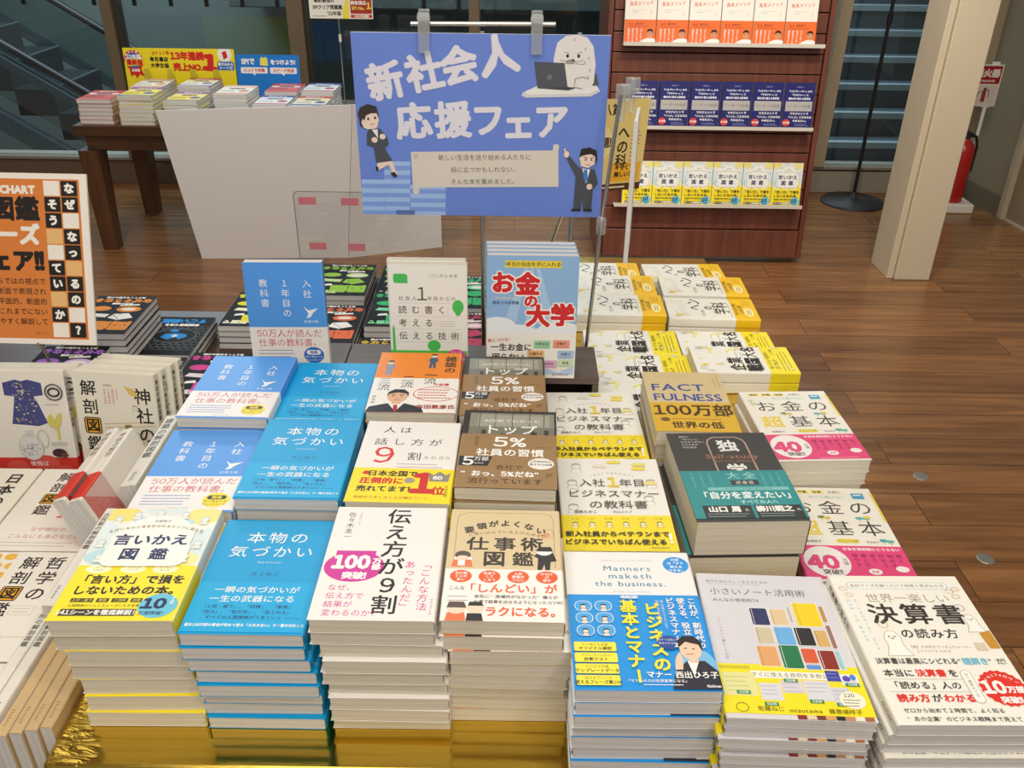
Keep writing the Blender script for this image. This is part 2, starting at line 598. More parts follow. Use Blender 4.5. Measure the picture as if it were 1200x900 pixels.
        s.e(cx + k * 0.17, cy + k * 0.08, k * 0.05, k * 0.05, line, 8)
        return s
    def bake(s, mb, z0, dz=0.00003, rough=0.34, plane=None, spec=0.4):
        """put the artwork on mb, centred at the origin of the sheet, facing +z (or through plane(x, y, z))"""
        for vs, fs, c, k in s.items:
            z = z0 + k * dz
            P = [Vector(((x - s.w / 2) / 1000, (y - s.h / 2) / 1000, z)) for x, y in vs]
            if plane:
                P = [plane(q) for q in P]
            mb.add(P, fs, mat(c, rough, 0.0, spec))
        return mb

# ------------------------------------------------------------------ cover designs (mm)
# D[kind] = dict(w, h, t, bg, art, band=(y0, y1, colour, art) or None, spine=+1 right / -1 left, page)
D = {}
def design(kind, w, h, t, bg, art, band=None, spine=1, page=PAGE, spine_art=None, spine_col=None):
    D[kind] = dict(w=w, h=h, t=t, bg=bg, art=art, band=band, spine=spine, page=page, sa=spine_art, sc=spine_col)

INK, WHT, NAVY = '#26221f', '#f7f5ef', '#26305e'

def d_iikae():
    a = Print(130, 188)
    a.r(0, 0, 130, 188, '#f3f1e6')
    for i, (x, y, rx, ry, c) in enumerate([(16, 12, 22, 14, '#f2e27a'), (112, 14, 24, 15, '#f2e68c'), (64, 4, 26, 10, '#dfe9e6'), (8, 58, 16, 30, '#e2eeec'), (123, 62, 14, 26, '#dcebec'),
                                           (22, 88, 22, 14, '#bfe0e6'), (108, 92, 20, 12, '#f3ea9c'), (40, 22, 9, 6, '#b4dce6'), (94, 26, 10, 6, '#c2e2e8'), (8, 30, 9, 7, '#e8eef0')]):
        a.e(x, y, rx, ry, c)
    for i, (x, y) in enumerate([(14, 20), (34, 12), (60, 8), (90, 12), (116, 22), (10, 64), (120, 66), (18, 90), (112, 90)]):
        a.sketch(x, y, 9, '#cfdcd8', '#bcc9c5', '#f0f1e8')
    a.e(66, 58, 46, 42, '#f6f4ec')
    a.rr(20, 62, 94, 44, 12, '#f6f4ec')
    a.t('大野萌子', 68, 27, 5, INK, 0, 'c')
    for i, ch in enumerate('よけいなひと言を好かれるセリフに変える'):
        u = i / 18 - 0.5
        a.g(ch, 66 + u * 104, 36 + 9 * (2 * u) ** 2, 5.2, '#8a7a1c', 0.02, -u * 0.5)
    a.t('言いかえ', 66, 61, 20.5, NAVY, 0.025, 'c', 1.06)
    a.g('図', 49, 86, 21.5, NAVY, 0.028)
    a.g('鑑', 82, 86, 20.5, NAVY, 0.025)
    b = Print(130, 188)
    for i, (x, q) in enumerate(((24, 'これって失言'), (62, 'どうしよう'), (97, 'もっといい言い方'))):
        b.e(x, 109, 14, 7, '#fff9c9')
        b.t(q[:4], x, 106.5, 3.6, '#8a8446', 0, 'c'); b.t(q[-3:], x, 111, 3.6, '#8a8446', 0, 'c')
    b.t('「言い方」で損を', 66, 126, 14.6, INK, 0.03, 'c')
    b.t('しないための本。', 68, 143, 14.6, INK, 0.03, 'c')
    for i, q in enumerate(('上司・部下', '家族', 'ご近所', '恋愛')):
        x = (14, 41, 57, 77)[i]
        b.r(x, 155, (24, 13, 17, 12)[i], 6, '#4a4520'); b.t(q, x + (12, 6.5, 8.5, 6)[i], 158, 4.4, '#ffe95a', 0, 'c')
    b.t('人間関係がぐんとスムーズになる言葉のレシピ', 14, 166, 4.4, '#5a5420', 0)
    b.r(10, 171, 78, 10, '#3d3a25'); b.t('141シーンを徹底解説！', 49, 176, 8, WHT, 0.03, 'c')
    b.e(108, 166, 20, 18, '#6cc4de'); b.t('10', 103, 163, 19, NAVY, 0.045, 'c', 1.1); b.t('万部突破！', 106, 177, 6, NAVY, 0.02, 'c'); b.v('大人気', 121, 152, 4, WHT, 0.02)
    design('iikae', 130, 188, 20.9, '#f3f1e6', a, (103, 188, '#fde52d', b), 1, PAGE)

def d_nyusha(kind, badge):
    B = '#559be8'
    a = Print(130, 188)
    a.v('入社', 102, 27, 15, WHT, 0.0, 1.22); a.v('1年目の', 66, 27, 15, WHT, 0, 1.16); a.v('教科書', 31, 27, 15, WHT, 0, 1.16)
    a.p([(94, 76), (101, 83), (118, 79), (108, 88), (104, 95), (97, 97), (101, 89)], WHT)
    a.l([(103, 84), (116, 80)], 0.5, '#9ec4ee'); a.t('岩瀬大輔', 104, 103, 6, '#dcebfb', 0, 'c')
    b = Print(130, 188)
    b.t('50万人が読んだ', 66, 124, 15.5, '#cf5a58', -1, 'c', 0.98); b.t('仕事の教科書。', 66, 141, 15.5, '#cf5a58', -1, 'c', 0.98)
    for i in range(4):
        b.fine(12, 155 + i * 6, 62, 1, 6, '#6d86c4', 1.5, 5 + i)
    b.t('ダイヤモンド社', 62, 180.5, 3.4, '#8a8a90', 0, 'c')
    c = '#f4df2c' if badge == 'yellow' else '#2a6fc4'
    b.e(104, 164, 17, 15, c)
    k = '#3d3814' if badge == 'yellow' else WHT
    b.rr(92, 154.5, 24, 8.5, 4, k); b.t('特典', 104, 158.8, 6.5, c, 0.03, 'c'); b.t('ワークシート', 104, 167, 5, k, 0.02, 'c'); b.t('チェックシート', 104, 173, 4.2, k, 0.01, 'c')
    design(kind, 130, 188, 16.5, B, a, (113, 184.5, '#f0ece8', b), 1, PAGE)

def d_honmono():
    a = Print(130, 188)
    a.t('本物の', 68, 33, 21.5, WHT, 0.0, 'c', 1.05, 0, 0.12); a.t('気づかい', 66, 58, 21, WHT, 0.0, 'c', 1.05, 0, 0.14)
    a.t('Real Awareness', 68, 76, 4, '#d6ecf8', 0, 'c'); a.t('井上裕之', 68, 96, 7.2, '#14578c', 0, 'c', 1, 0, 0.15); a.fine(56, 103, 26, 1, 3, '#2478ac', 0.5, 3)
    b = Print(130, 188)
    b.t('一瞬の気づかいが', 66, 122, 11, WHT, 0.005, 'c', 1.06); b.t('一生の武器になる', 64, 136, 11, WHT, 0.005, 'c', 1.06)
    for i, q in enumerate(('「上司・部下」、「同僚」、「家族」', '「恋人」、「取引先」、「目上の人」', 'すべての人間関係がうまくいく')):
        b.t(q, 62, 148 + i * 8, 5.8, '#123f6e', 0.012, 'c')
    b.t('Discover', 113, 164, 4.2, '#1b5c92', 0, 'c')
    b.t('累計130万部の著者が初めて語る「人付き合い」で一番大切なこと', 66, 175, 4.7, WHT, 0.02, 'c')
    design('honmono', 130, 188, 16.5, '#06a0da', a, (110, 185, '#17aae2', b), 1, PAGEW)

def d_tsutae():
    a = Print(130, 188)
    M = '#d0359a'
    a.v('伝え方が9割', 75, 3, 29.5, '#1d1a1a', 0.012, 1.0, 1.0)
    a.v('佐々木圭一', 19, 10, 9.6, '#1d1a1a', 0.0, 1.05); a.v('ささきけいいち', 29, 10, 3.4, '#c23b6b')
    a.e(35, 106, 33, 25, M); a.r(12, 80, 44, 10, M)
    a.t('100', 31, 99, 27, WHT, 0.05, 'c', 0.82); a.v('万部', 59, 92, 10, WHT, 0.04); a.t('突破!', 37, 121, 12, WHT, 0.04, 'c')
    for i, q in enumerate(('なぜ、', '伝え方で', '結果が', '変わるのか?')):
        a.t(q, 12, 140 + i * 12.5, 10.2, M, 0.0)
    a.v('「こんな方法', 114, 96, 12.6, M, 0.0, 1.03); a.v('あったんだ」', 96, 96, 12.6, M, 0.0, 1.03)
    a.v('ダイヤモンド社', 124, 155, 3.4, '#9a5a80')
    design('tsutae', 130, 188, 17.8, '#f1ece6', a, None, 1, PAGE)

def d_shigoto():
    O, T = '#e8612c', '#3c342c'
    a = Print(130, 188)
    a.l([(8, 104), (8, 18), (11, 10), (20, 6), (110, 6), (119, 10), (122, 18), (122, 104)], 0.7, '#a08a5c')
    for i, ch in enumerate('要領がよくない'):
        u = i / 6 - 0.5
        a.g(ch, 65 + u * 84, 28 + 13 * (2 * u) ** 2 - 2, 12.5, T, 0.03, -u * 0.42)
    for i, ch in enumerate('と思い込んでいる人のための'):
        u = i / 12 - 0.5
        a.g(ch, 65 + u * 80, 44 + 6 * (2 * u) ** 2 - 2, 6.2, T, 0.0, -u * 0.3)
    a.t('仕事術', 65, 64, 25, T, 0.022, 'c', 1.06, 0, 0.18)
    a.g('図', 53.5, 90, 27, T, 0.024)
    a.g('鑑', 86, 90, 25, T, 0.02)
    a.t('80', 112, 47, 8, '#cc6a4c', 0.03, 'c', 1, 0.3); a.l([(103, 42), (120, 36), (122, 49), (105, 55)], 0.5, '#cc6a4c', True)
    a.e(18, 92, 11, 8, WHT); a.p([(6, 104), (8, 92), (28, 92), (30, 104)], '#e57a4c'); a.e(18, 84, 9, 7, '#5a5048'); a.r(13, 92, 8, 10, WHT); a.e(18, 89, 7, 4, '#f0d9be')
    a.p([(102, 108), (103, 88), (98, 84), (104, 78), (120, 78), (124, 92), (117, 94), (116, 108), (111, 108), (110, 98), (107, 108)], '#2e2a28'); a.e(110, 76, 9, 7, WHT); a.p([(101, 76), (104, 68), (118, 68), (120, 76)], '#2e2a28')
    b = Print(130, 188)
    for i, q in enumerate((('忘れ物', 'ミスが', '多い'), ('先送り', 'して', 'しまう'), ('人前', '緊張が', 'つらい'), ('片付け', 'が', '苦手'))):
        x = 18 + i * 31.4
        b.e(x, 120, 12, 10, O)
        for j, z in enumerate(q):
            b.t(z, x, 115 + j * 5.2, 4.6, WHT, 0.02, 'c')
    b.t('こんな', 6, 139, 6.5, '#4a4a52', 0.01, 'l', 0.9)
    b.t('「しんどい」が', 72, 139, 15, O, 0.02, 'c', 0.98)
    b.t('会社に“居場所がなかった”僕らが', 34, 151.5, 5.6, '#3c342c', 0.01); b.t('仕事で結果を出せるようになったコツ80', 34, 159.5, 5.6, '#3c342c', 0.01)
    b.fine(6, 152, 24, 2, 6, '#6a625a', 0.8, 8)
    b.t('ラクになる。', 87, 174, 15.5, O, 0.025, 'c', 1.0)
    b.p([(5, 188), (7, 176), (25, 176), (27, 188)], '#e57a4c'); b.e(16, 170, 10, 8, '#f0d9be'); b.p([(6, 169), (8, 160), (24, 160), (27, 169)], '#5a5048')
    b.p([(27, 188), (28, 177), (43, 177), (45, 188)], '#2e2a28'); b.e(36, 169, 9, 8, '#f0d9be'); b.p([(28, 166), (30, 160), (42, 160), (45, 166)], '#2e2a28')
    design('shigoto', 130, 188, 18.1, '#dcc79b', a, (108, 188, '#f4efe8', b), 1, PAGE)

def d_hanashi():
    a = Print(130, 188)
    a.t('人は', 44, 22, 17, INK, 0.0, 'c', 1.05, 0, 0.25); a.t('話し方が', 62, 52, 18, INK, 0.0, 'c', 1.05, 0, 0.3)
    a.g('9', 34, 84, 50, '#d8332e', 0.004); a.g('割', 74, 86, 20, INK, 0.0)
    a.t('永松茂久', 105, 88, 8, '#9a9286', 0, 'c', 1, 0, 0.2); a.fine(54, 104, 62, 2, 7, '#8f887c', 1.2, 4)
    b = Print(130, 188)
    b.e(18, 126, 5, 4, '#cf2a24'); b.t('日本全国で', 52, 127, 13, INK, 0.03, 'c'); b.t('圧倒的に', 40, 143, 14, '#cf2a24', 0.035, 'c'); b.t('売れてます!', 44, 160, 13, INK, 0.03, 'c')
    b.g('1', 93, 146, 54, '#cf2a24', 0.045, 0, 0.95); b.g('位', 113, 162, 18, '#cf2a24', 0.03)
    b.p([(98, 122), (104, 128), (112, 120), (120, 128), (126, 122), (124, 142), (100, 142)], '#8d8a80'); b.t('60', 110, 134, 10, WHT, 0.04, 'c')
    b.e(75, 141, 7, 6, '#a39c8a')
    b.t('会話がうまくなく人が離れていく…', 10, 178, 6.2, '#a34a28', 0.0); b.v('すばる舎', 123, 150, 6, '#4a4426')
    design('hanashi', 130, 188, 16.4, '#f0ebe4', a, (115, 188, '#fbdf1c', b), 1, PAGE)

def d_zatsudan():
    a = Print(130, 188)
    a.v('雑談の', 114, 12, 19, '#2b211c', 0.02, 0.98)
    for i, (x, y) in enumerate(((20, 46), (86, 22))):
        a.p([(x - 6, y + 30), (x - 5, y + 8), (x - 8, y + 4), (x - 4, y - 6), (x + 5, y - 6), (x + 8, y + 6), (x + 4, y + 10), (x + 5, y + 30), (x + 1, y + 30), (x, y + 14), (x - 2, y + 30)], ('#8d95a8', '#39567a')[i])
        a.e(x, y - 11, 5, 6, '#ecd9c0'); a.p([(x - 5, y - 12), (x - 4, y - 18), (x + 4, y - 18), (x + 5, y - 12)], '#4a3a30')
    b = Print(130, 188)
    b.v('三流', 18, 86, 21, INK, 0.0, 0.95); b.v('二流', 52, 78, 21, INK, 0.0, 0.92); b.v('一流', 86, 66, 21, INK, 0.0, 0.92)
    b.e(98, 134, 34, 22, '#c8312c'); b.e(98, 134, 32.5, 20.5, '#f3efe8')
    for i in range(4):
        b.fine(72, 122 + i * 8, 52, 1, 8, '#cf4a42', 2.6, 30 + i)
    b.t('大絶賛', 104, 106, 8, '#c8312c', 0.02, 'c')
    b.person(42, 188, 40); b.t('中田敦彦氏', 100, 172, 12, '#a3342c', 0.03, 'c')
    b.v('桐生稔', 8, 140, 6, '#5a5048', 0, 1.4)
    design('zatsudan', 130, 188, 16.2, '#f28a20', a, (86, 188, '#f3efe8', b), 1, PAGE)

def d_top5():
    a = Print(130, 188)
    a.r(0, 0, 130, 70, '#35312a'); a.r(9, 7, 118, 63, '#8f8d7c'); a.r(20, 12, 100, 30, '#a5a392')
    for x in (22, 44, 68, 92, 112):
        a.r(x, 7, 1.2, 63, '#5a574a')
    a.r(9, 44, 118, 26, '#7b7866')
    for x, hh in ((30, 18), (56, 10), (100, 14), (116, 20)):
        a.p([(x - 3, 70), (x - 3, 70 - hh), (x + 3, 70 - hh), (x + 3, 70)], '#3d3a33')
    a.p([(92, 70), (98, 48), (101, 70)], '#2f2c28'); a.r(54, 2, 24, 4, '#4b463c')
    a.t('AI分析でわかった', 68, 28, 9.5, WHT, 0.0, 'c', 1.05); a.t('トップ', 66, 51, 25, WHT, 0.012, 'c', 1.0)
    b = Print(130, 188)
    b.t('5%', 67, 82, 31, WHT, 0.018, 'c', 1.12); b.t('社員の習慣', 68, 108, 18.5, WHT, 0.018, 'c', 0.98)
    b.v('越川慎司', 22, 70, 6, '#4a3a20'); b.fine(102, 94, 20, 1, 4, '#5a482c', 1, 2)
    b.p([(2, 118), (45, 118), (40, 140), (2, 140)], '#2b2825'); b.t('5', 14, 129, 26, WHT, 0.02, 'c'); b.t('万部', 31, 124, 10, WHT, 0.01, 'c'); b.fine(23, 134, 15, 1, 3, '#c8c2b4', 2, 3)
    b.e(109, 132, 17, 13, '#f2eee4'); b.t('1万8000人', 109, 127, 5.5, INK, 0.02, 'c'); b.t('働き方の結論', 109, 134, 5, INK, 0.01, 'c')
    b.t('会社で', 68, 142, 12, '#3a2a18', 0.0, 'c'); b.t('“おっ、5%だね”', 60, 157, 13.5, WHT, 0.03, 'c', 0.95); b.g('が', 119, 158, 10, '#3a2a18'); b.t('流行っています', 64, 173, 14, '#3a2a18', 0.005, 'c', 0.98)
    design('top5', 130, 188, 19.0, '#35312a', a, (63, 188, '#9c7b4d', b), -1, PAGE)

def d_manner():
    Y, C = '#f6e636', '#1d96e4'
    a = Print(148, 210)
    a.t('Business manners make difference', 74, 15, 4.2, '#b5b9be', 0, 'c'); a.t('Manners', 72, 29, 12, '#3f86a6', 0.006, 'c', 1.15, 0, 0.1); a.t('maketh', 74, 42, 12, '#3f86a6', 0.006, 'c', 1.15, 0, 0.1); a.t('the business.', 73, 55, 12, '#3f86a6', 0.006, 'c', 1.15, 0, 0.06); a.t('Manner Works Hirokot', 74, 68, 4.2, '#b5b9be', 0, 'c')
    a.e(130, 22, 15, 14, C)
    for i, q in enumerate(('大切', 'は「すぐ', '使える', 'できる」')):
        a.t(q, 130, 13 + i * 6.2, 5, WHT, 0.02, 'c')
    b = Print(148, 210)
    for i in range(6):
        x, y = 17 + (i % 2) * 22, 92 + (i // 2) * 19
        b.rr(x - 9.5, y - 8, 19, 16, 7, WHT); b.rr(x - 8.8, y - 7.3, 17.6, 14.6, 6.3, '#4aa9e8'); b.sketch(x, y + 1, 6.5, '#2a2f3a', '#54606c', '#f0e0d0')
    for i, q in enumerate((('すぐ使える言葉', 'オリジナル解説'), ('アウトプットだけ', '診断テスト'), ('ビジネス文書', 'テンプレートデータ'), ('使えるフレーズ', '使えるフレーズ集106'))):
        y = 147 + i * 15
        b.rr(3, y, 44, 13, 2, '#f4e84a'); b.t(q[0], 25, y + 3.8, 3.9, '#6a682c', 0, 'c'); b.t(q[1], 25, y + 9, 5, '#3a3a2c', 0.02, 'c')
    b.v('ビジネスの', 92, 88, 20, Y, 0.03, 0.99, 0.95); b.v('基本とマナー', 66, 84, 20, Y, 0.03, 0.99, 0.95); b.rr(59, 77, 20, 4.6, 2.3, WHT); b.t('人生が変わる', 69, 79.3, 3.4, C, 0.01, 'c')
    b.v('これが、新時代の', 137, 80, 9.6, WHT, 0.02, 0.98); b.v('使える、役立つ', 125, 80, 9.6, WHT, 0.02, 0.98); b.v('ビジネスマナー本', 113, 80, 9.6, WHT, 0.02, 0.98); b.v('新入社員からベテランまで', 104, 84, 3.6, WHT); b.v('知っておきたいマナー', 99, 84, 3.6, WHT)
    b.e(103, 147, 12, 10, '#2d4f9c'); b.t('マナーは互いを', 103, 143, 3.2, WHT, 0, 'c'); b.t('幸せにするもの', 103, 148, 3.2, WHT, 0, 'c')
    b.e(126, 180, 22, 26, '#7dbfe8')
    b.p([(98, 209), (104, 186), (118, 172), (136, 172), (147.5, 186), (147.5, 209)], '#2a2a38'); b.p([(118, 172), (130, 172), (122, 192)], WHT)
    b.r(121, 164, 8, 11, '#ecc6a8'); b.e(124, 156, 11.5, 15, '#f0cdb2'); b.p([(112, 154), (112, 144), (118, 138), (130, 138), (137, 146), (136, 160), (133, 150), (120, 146)], '#251d1c')
    b.e(119, 155, 1.6, 0.8, '#2a1f1c', 8); b.e(127, 156, 1.6, 0.8, '#2a1f1c', 8); b.l([(119, 163), (126, 163)], 1.0, '#c2574c'); b.p([(104, 184), (108, 166), (112, 160), (114, 170), (112, 184)], '#f0cdb2')
    b.up()
    b.t('マナー 西出ひろ子', 110, 191, 9.5, WHT, 0.02, 'c'); b.t('「マナーの力は世界基準になる」', 84, 199, 4.2, WHT, 0.01, 'c'); b.fine(70, 204, 40, 1, 3, '#e4f1fb', 1.1, 6); b.t('Gakken', 139, 205, 4.4, WHT, 0.03, 'c')
    design('manner', 148, 210, 16.4, '#efeeec', a, (74, 210, C, b), 1, PAGEW)

def d_nyumanner():
    T = '#57534c'
    a = Print(148, 210)
    for x, y in ((28, 20), (124, 98), (18, 118), (132, 60), (20, 62)):
        a.sketch(x, y, 13, '#b3aea4', '#b7b2a8', '#f6f4ea')
    for x, y, c in ((84, 10, '#f0df5a'), (120, 16, '#ece07c'), (118, 26, '#f0df5a'), (130, 62, '#eee08a'), (62, 20, '#e9e4d4')):
        a.rr(x - 10, y - 4, 20, 8, 3, c)
    for i, ch in enumerate('イラストでまるわかり！'):
        u = i / 10 - 0.5
        a.g(ch, 78 + u * 62, 38 + 9 * (2 * u) ** 2, 4.6, '#8a857a', 0, -u * 0.6)
    a.t('入社', 48, 62, 19, T, 0.004, 'c'); a.g('1', 78, 60, 30, '#ead23a', 0.03); a.t('年目', 105, 62, 19, T, 0.004, 'c')
    a.t('ビジネスマナー', 76, 88, 18.5, T, 0.004, 'c', 1.0); a.t('の教科書', 80, 113, 19, T, 0.004, 'c', 1.08)
    a.t('金森たかこ', 34, 129, 6.4, '#4c483f', 0.01, 'c'); a.t('西出ひろ子', 84, 129, 5.4, '#7c776c', 0, 'c')
    b = Print(148, 210)
    for i in range(6):
        x = 18 + i * 22.5
        b.t('プレゼン術'[i % 3:i % 3 + 3], x, 144, 3.6, '#6d6220', 0, 'c'); b.sketch(x, 155, 7.5, '#8a7f44', '#6e6528', '#fbf3c4')
    b.t('新入社員からベテランまで', 72, 177, 11.6, '#3a3416', 0.03, 'c', 0.98); b.t('ビジネスでいちばん使える', 68, 193, 11.6, '#3a3416', 0.03, 'c', 0.98); b.g('!', 140, 186, 26, '#fffbe0', 0.03); b.fine(112, 204, 26, 1, 2, '#7a7030', 0.9, 5)
    design('nyumanner', 148, 210, 14.4, '#f1eee6', a, (136, 210, '#f8e12a', b), -1, PAGE)

def d_note():
    a = Print(148, 210)
    a.t('毎日を自分らしく生きるための', 10, 13, 5.2, '#6c6870', 0); a.l([(10, 17.5), (72, 17.5)], 0.4, '#8c8890')
    a.t('小さいノート活用術', 12, 30, 12.2, '#4a464c', 0.0); a.t('みんなの使用例74', 13, 44, 6.4, '#4a464c', 0.005)
    a.v('いちいろなひと', 15, 70, 3.6, '#b4606a', 0, 1.4); a.v('暮らしと日記', 15, 105, 4, '#6c6870', 0, 1.2)
    nb = [(60, 56, 20, 26, '#26315c'), (83, 57, 19, 24, '#e0c69a'), (105, 52, 3, 26, '#c9c3b4'), (112, 46, 29, 36, '#f1d21e'), (143, 50, 5, 25, '#c29058'),
          (60, 86, 19, 24, '#cfc3a4'), (82, 85, 21, 26, '#6cb1e6'), (105, 85, 20, 26, '#2b2a2c'), (127, 88, 14, 24, '#d8b06c'), (143, 80, 5, 34, '#9a7468'),
          (56, 114, 22, 28, '#e2a66a'), (81, 112, 22, 32, '#22784c'), (105, 116, 16, 20, '#dc5c38'), (123, 118, 18, 26, '#8e3126'), (143, 118, 5, 26, '#9fd2dc'), (105, 139, 16, 6, '#5b93d6')]
    for x, y, w, h, c in nb:
        x = 52 + (x - 60) * 0.95
        w *= 0.95
        a.r(x - 0.6, y - 0.6, w + 1.2, h + 1.2, '#f2f0ee'); a.rr(x, y, w, h, 1.5, c)
        a.l([(x + w * 0.12, y + 1), (x + w * 0.12, y + h - 1)], 0.5, '#f2efe8' if c in ('#26315c', '#2b2a2c', '#22784c', '#8e3126') else '#8a7c66')
    for i, c in enumerate(('#8e2f28', '#e2cfae', '#7d3a2c', '#d8a25e', '#2b2a2c', '#c78f62', '#efe6d4', '#a8683c')):
        a.r(70 + i * 9.4, 204.5, 8.6, 5, c)
    b = Print(148, 210)
    for i in range(16):
        b.l([(4 + i * 2, 143), (5 + i * 2, 147)], 0.6, '#5a5428')
    b.rr(34, 149, 88, 9.5, 1, '#f4f1e2'); b.t('すぐに使える良例を多数公開', 78, 153.8, 6.6, '#5c5838', 0.0, 'c')
    b.r(4, 152, 34, 30, '#e4e09a'); b.fine(8, 158, 26, 4, 6, '#bcb874', 0.8, 1)
    for x, y, w, h, c in ((40, 165, 22, 22, '#dcd9de'), (63, 161, 22, 16, '#d9d3da'), (86, 160, 26, 26, '#dcd9de'), (112, 168, 18, 22, '#d4d2da'), (112, 146, 14, 14, '#3f46a8'), (126, 150, 18, 15, '#e8e4f0')):
        b.r(x, y, w, h, c); b.fine(x + 2, y + 4, w - 4, 3, 5, '#aaa6b4', 0.7, int(x))
    b.e(132, 156, 4, 4, '#5a46b4'); b.e(139, 154, 3, 4, '#4a86d4')
    for x, y in ((23, 178), (48, 192), (74, 161), (94, 187), (120, 190), (136, 164)):
        b.r(x - 7, y - 2.3, 14, 4.6, '#2f8a4a'); b.t('日記帳', x, y, 3.4, WHT, 0.01, 'c')
    b.e(130, 184, 13, 11, '#f3f0da'); b.t('120', 128, 178, 6, '#4c482c', 0.01, 'c'); b.fine(121, 184, 18, 3, 3.6, '#6c683c', 0.9, 5)
    b.ring(18, 197, 6, 5.4, 0.6, '#5c5828'); b.t('佐藤ねじ', 46, 198, 6.6, '#4f4b22', 0.0, 'c'); b.t('mizutama', 80, 199, 7, '#4f4b22', 0, 'c', 1.05, 0, 0.06); b.t('藤原喃呼子', 119, 199, 6.6, '#4f4b22', 0, 'c')
    design('note', 148, 210, 12.2, '#d9d6da', a, (140, 204, '#f6e224', b), -1, PAGEW, None, '#3a3532')

def d_dokugaku():
    Z = '#a5714a'
    a = Print(148, 210)
    a.l([(55, 112), (55, 28), (58, 18), (66, 12), (100, 12), (108, 18), (111, 28), (111, 112)], 2.6, '#b09484')
    a.g('独', 83, 35, 31, '#e9e6e0', 0.025); a.g('学', 83, 96, 31, '#e9e6e0', 0.025)
    a.r(44, 54, 78, 24, '#3b3936'); a.t('Self-study', 83, 62, 15, Z, 0.008, 'c', 1.15, 0, 0.03); a.t('ENCYCLOPEDIA', 83, 74, 6, Z, 0.01, 'c', 1.2, 0, 0.08)
    for i, q in enumerate(('絶対に', '「学ぶこと」', 'をあきらめない', '人のための', '55の技法')):
        a.t(q, 17, 10 + i * 7, 5, '#cfc9c0', 0.01)
    b = Print(148, 210)
    b.t('大全', 83, 110, 17, '#a9dcd8', 0.0, 'c', 1.1, 0, 0.25); b.r(65, 121, 38, 11, '#3a3836'); b.t('読書猿', 84, 126.6, 7.6, '#e6e2da', 0.0, 'c', 1, 0, 0.15)
    for x in (15, 27, 39, 112, 123, 134):
        b.v('学ぶ意味も方法', x, 104, 4.6, '#6db8b4', 0.01)
    b.r(30, 137, 110, 7, '#7fc4c0'); b.t('やりたいことが見つからない人', 85, 140.5, 4.6, '#20706e', 0.01, 'c')
    b.t('「自分を変えたい」', 80, 155, 16.5, '#e8f1ee', 0.03, 'c', 0.92); b.t('すべての人へ', 92, 170, 8.5, '#bfe3df', 0.02, 'c')
    b.r(14, 177, 64, 27, '#2d3130'); b.t('山口 周', 42, 185, 13, '#f0eee8', 0.04, 'c'); b.g('氏', 71, 187, 6, '#f0eee8'); b.fine(18, 195, 54, 2, 5, '#9db2ae', 1.1, 2)
    b.r(82, 177, 62, 27, '#2d3130'); b.t('柳川範之', 108, 185, 13, '#f0eee8', 0.04, 'c', 0.95); b.g('氏', 139, 187, 6, '#f0eee8'); b.fine(86, 195, 52, 2, 5, '#9db2ae', 1.1, 3)
    design('dokugaku', 148, 210, 55, '#3b3936', a, (98, 204, '#2c9092', b), 1, PAGE)

def d_fact():
    a = Print(130, 188)
    a.fine(18, 12, 60, 2, 6, '#b9a373', 0.9, 4); a.v('十の思い込みを乗り越え', 122, 8, 4, '#a8925e'); a.v('データを基に世界を見る', 115, 8, 4, '#a8925e')
    a.t('FACT', 9, 52, 31, '#3c4f9e', 0.014, 'l', 1.08, 0, 0.02); a.t('FULNESS', 9, 84, 31, '#3c4f9e', 0.014, 'l', 0.95, 0, 0.0)
    b = Print(130, 188)
    b.t('100万部', 66, 126, 37, '#4a3412', 0.026, 'c', 0.96); b.e(19, 154, 7, 5.5, '#4a3412'); b.t('JAGAT', 19, 154, 3.4, '#e3b427', 0.02, 'c'); b.fine(30, 152, 90, 1, 4, '#6a5220', 1.3, 4); b.t('世界の低', 66, 170, 20, '#4a3412', 0.03, 'c')
    design('fact', 130, 188, 25, '#d9c493', a, (103, 188, '#e0b22c', b), 1, PAGE)

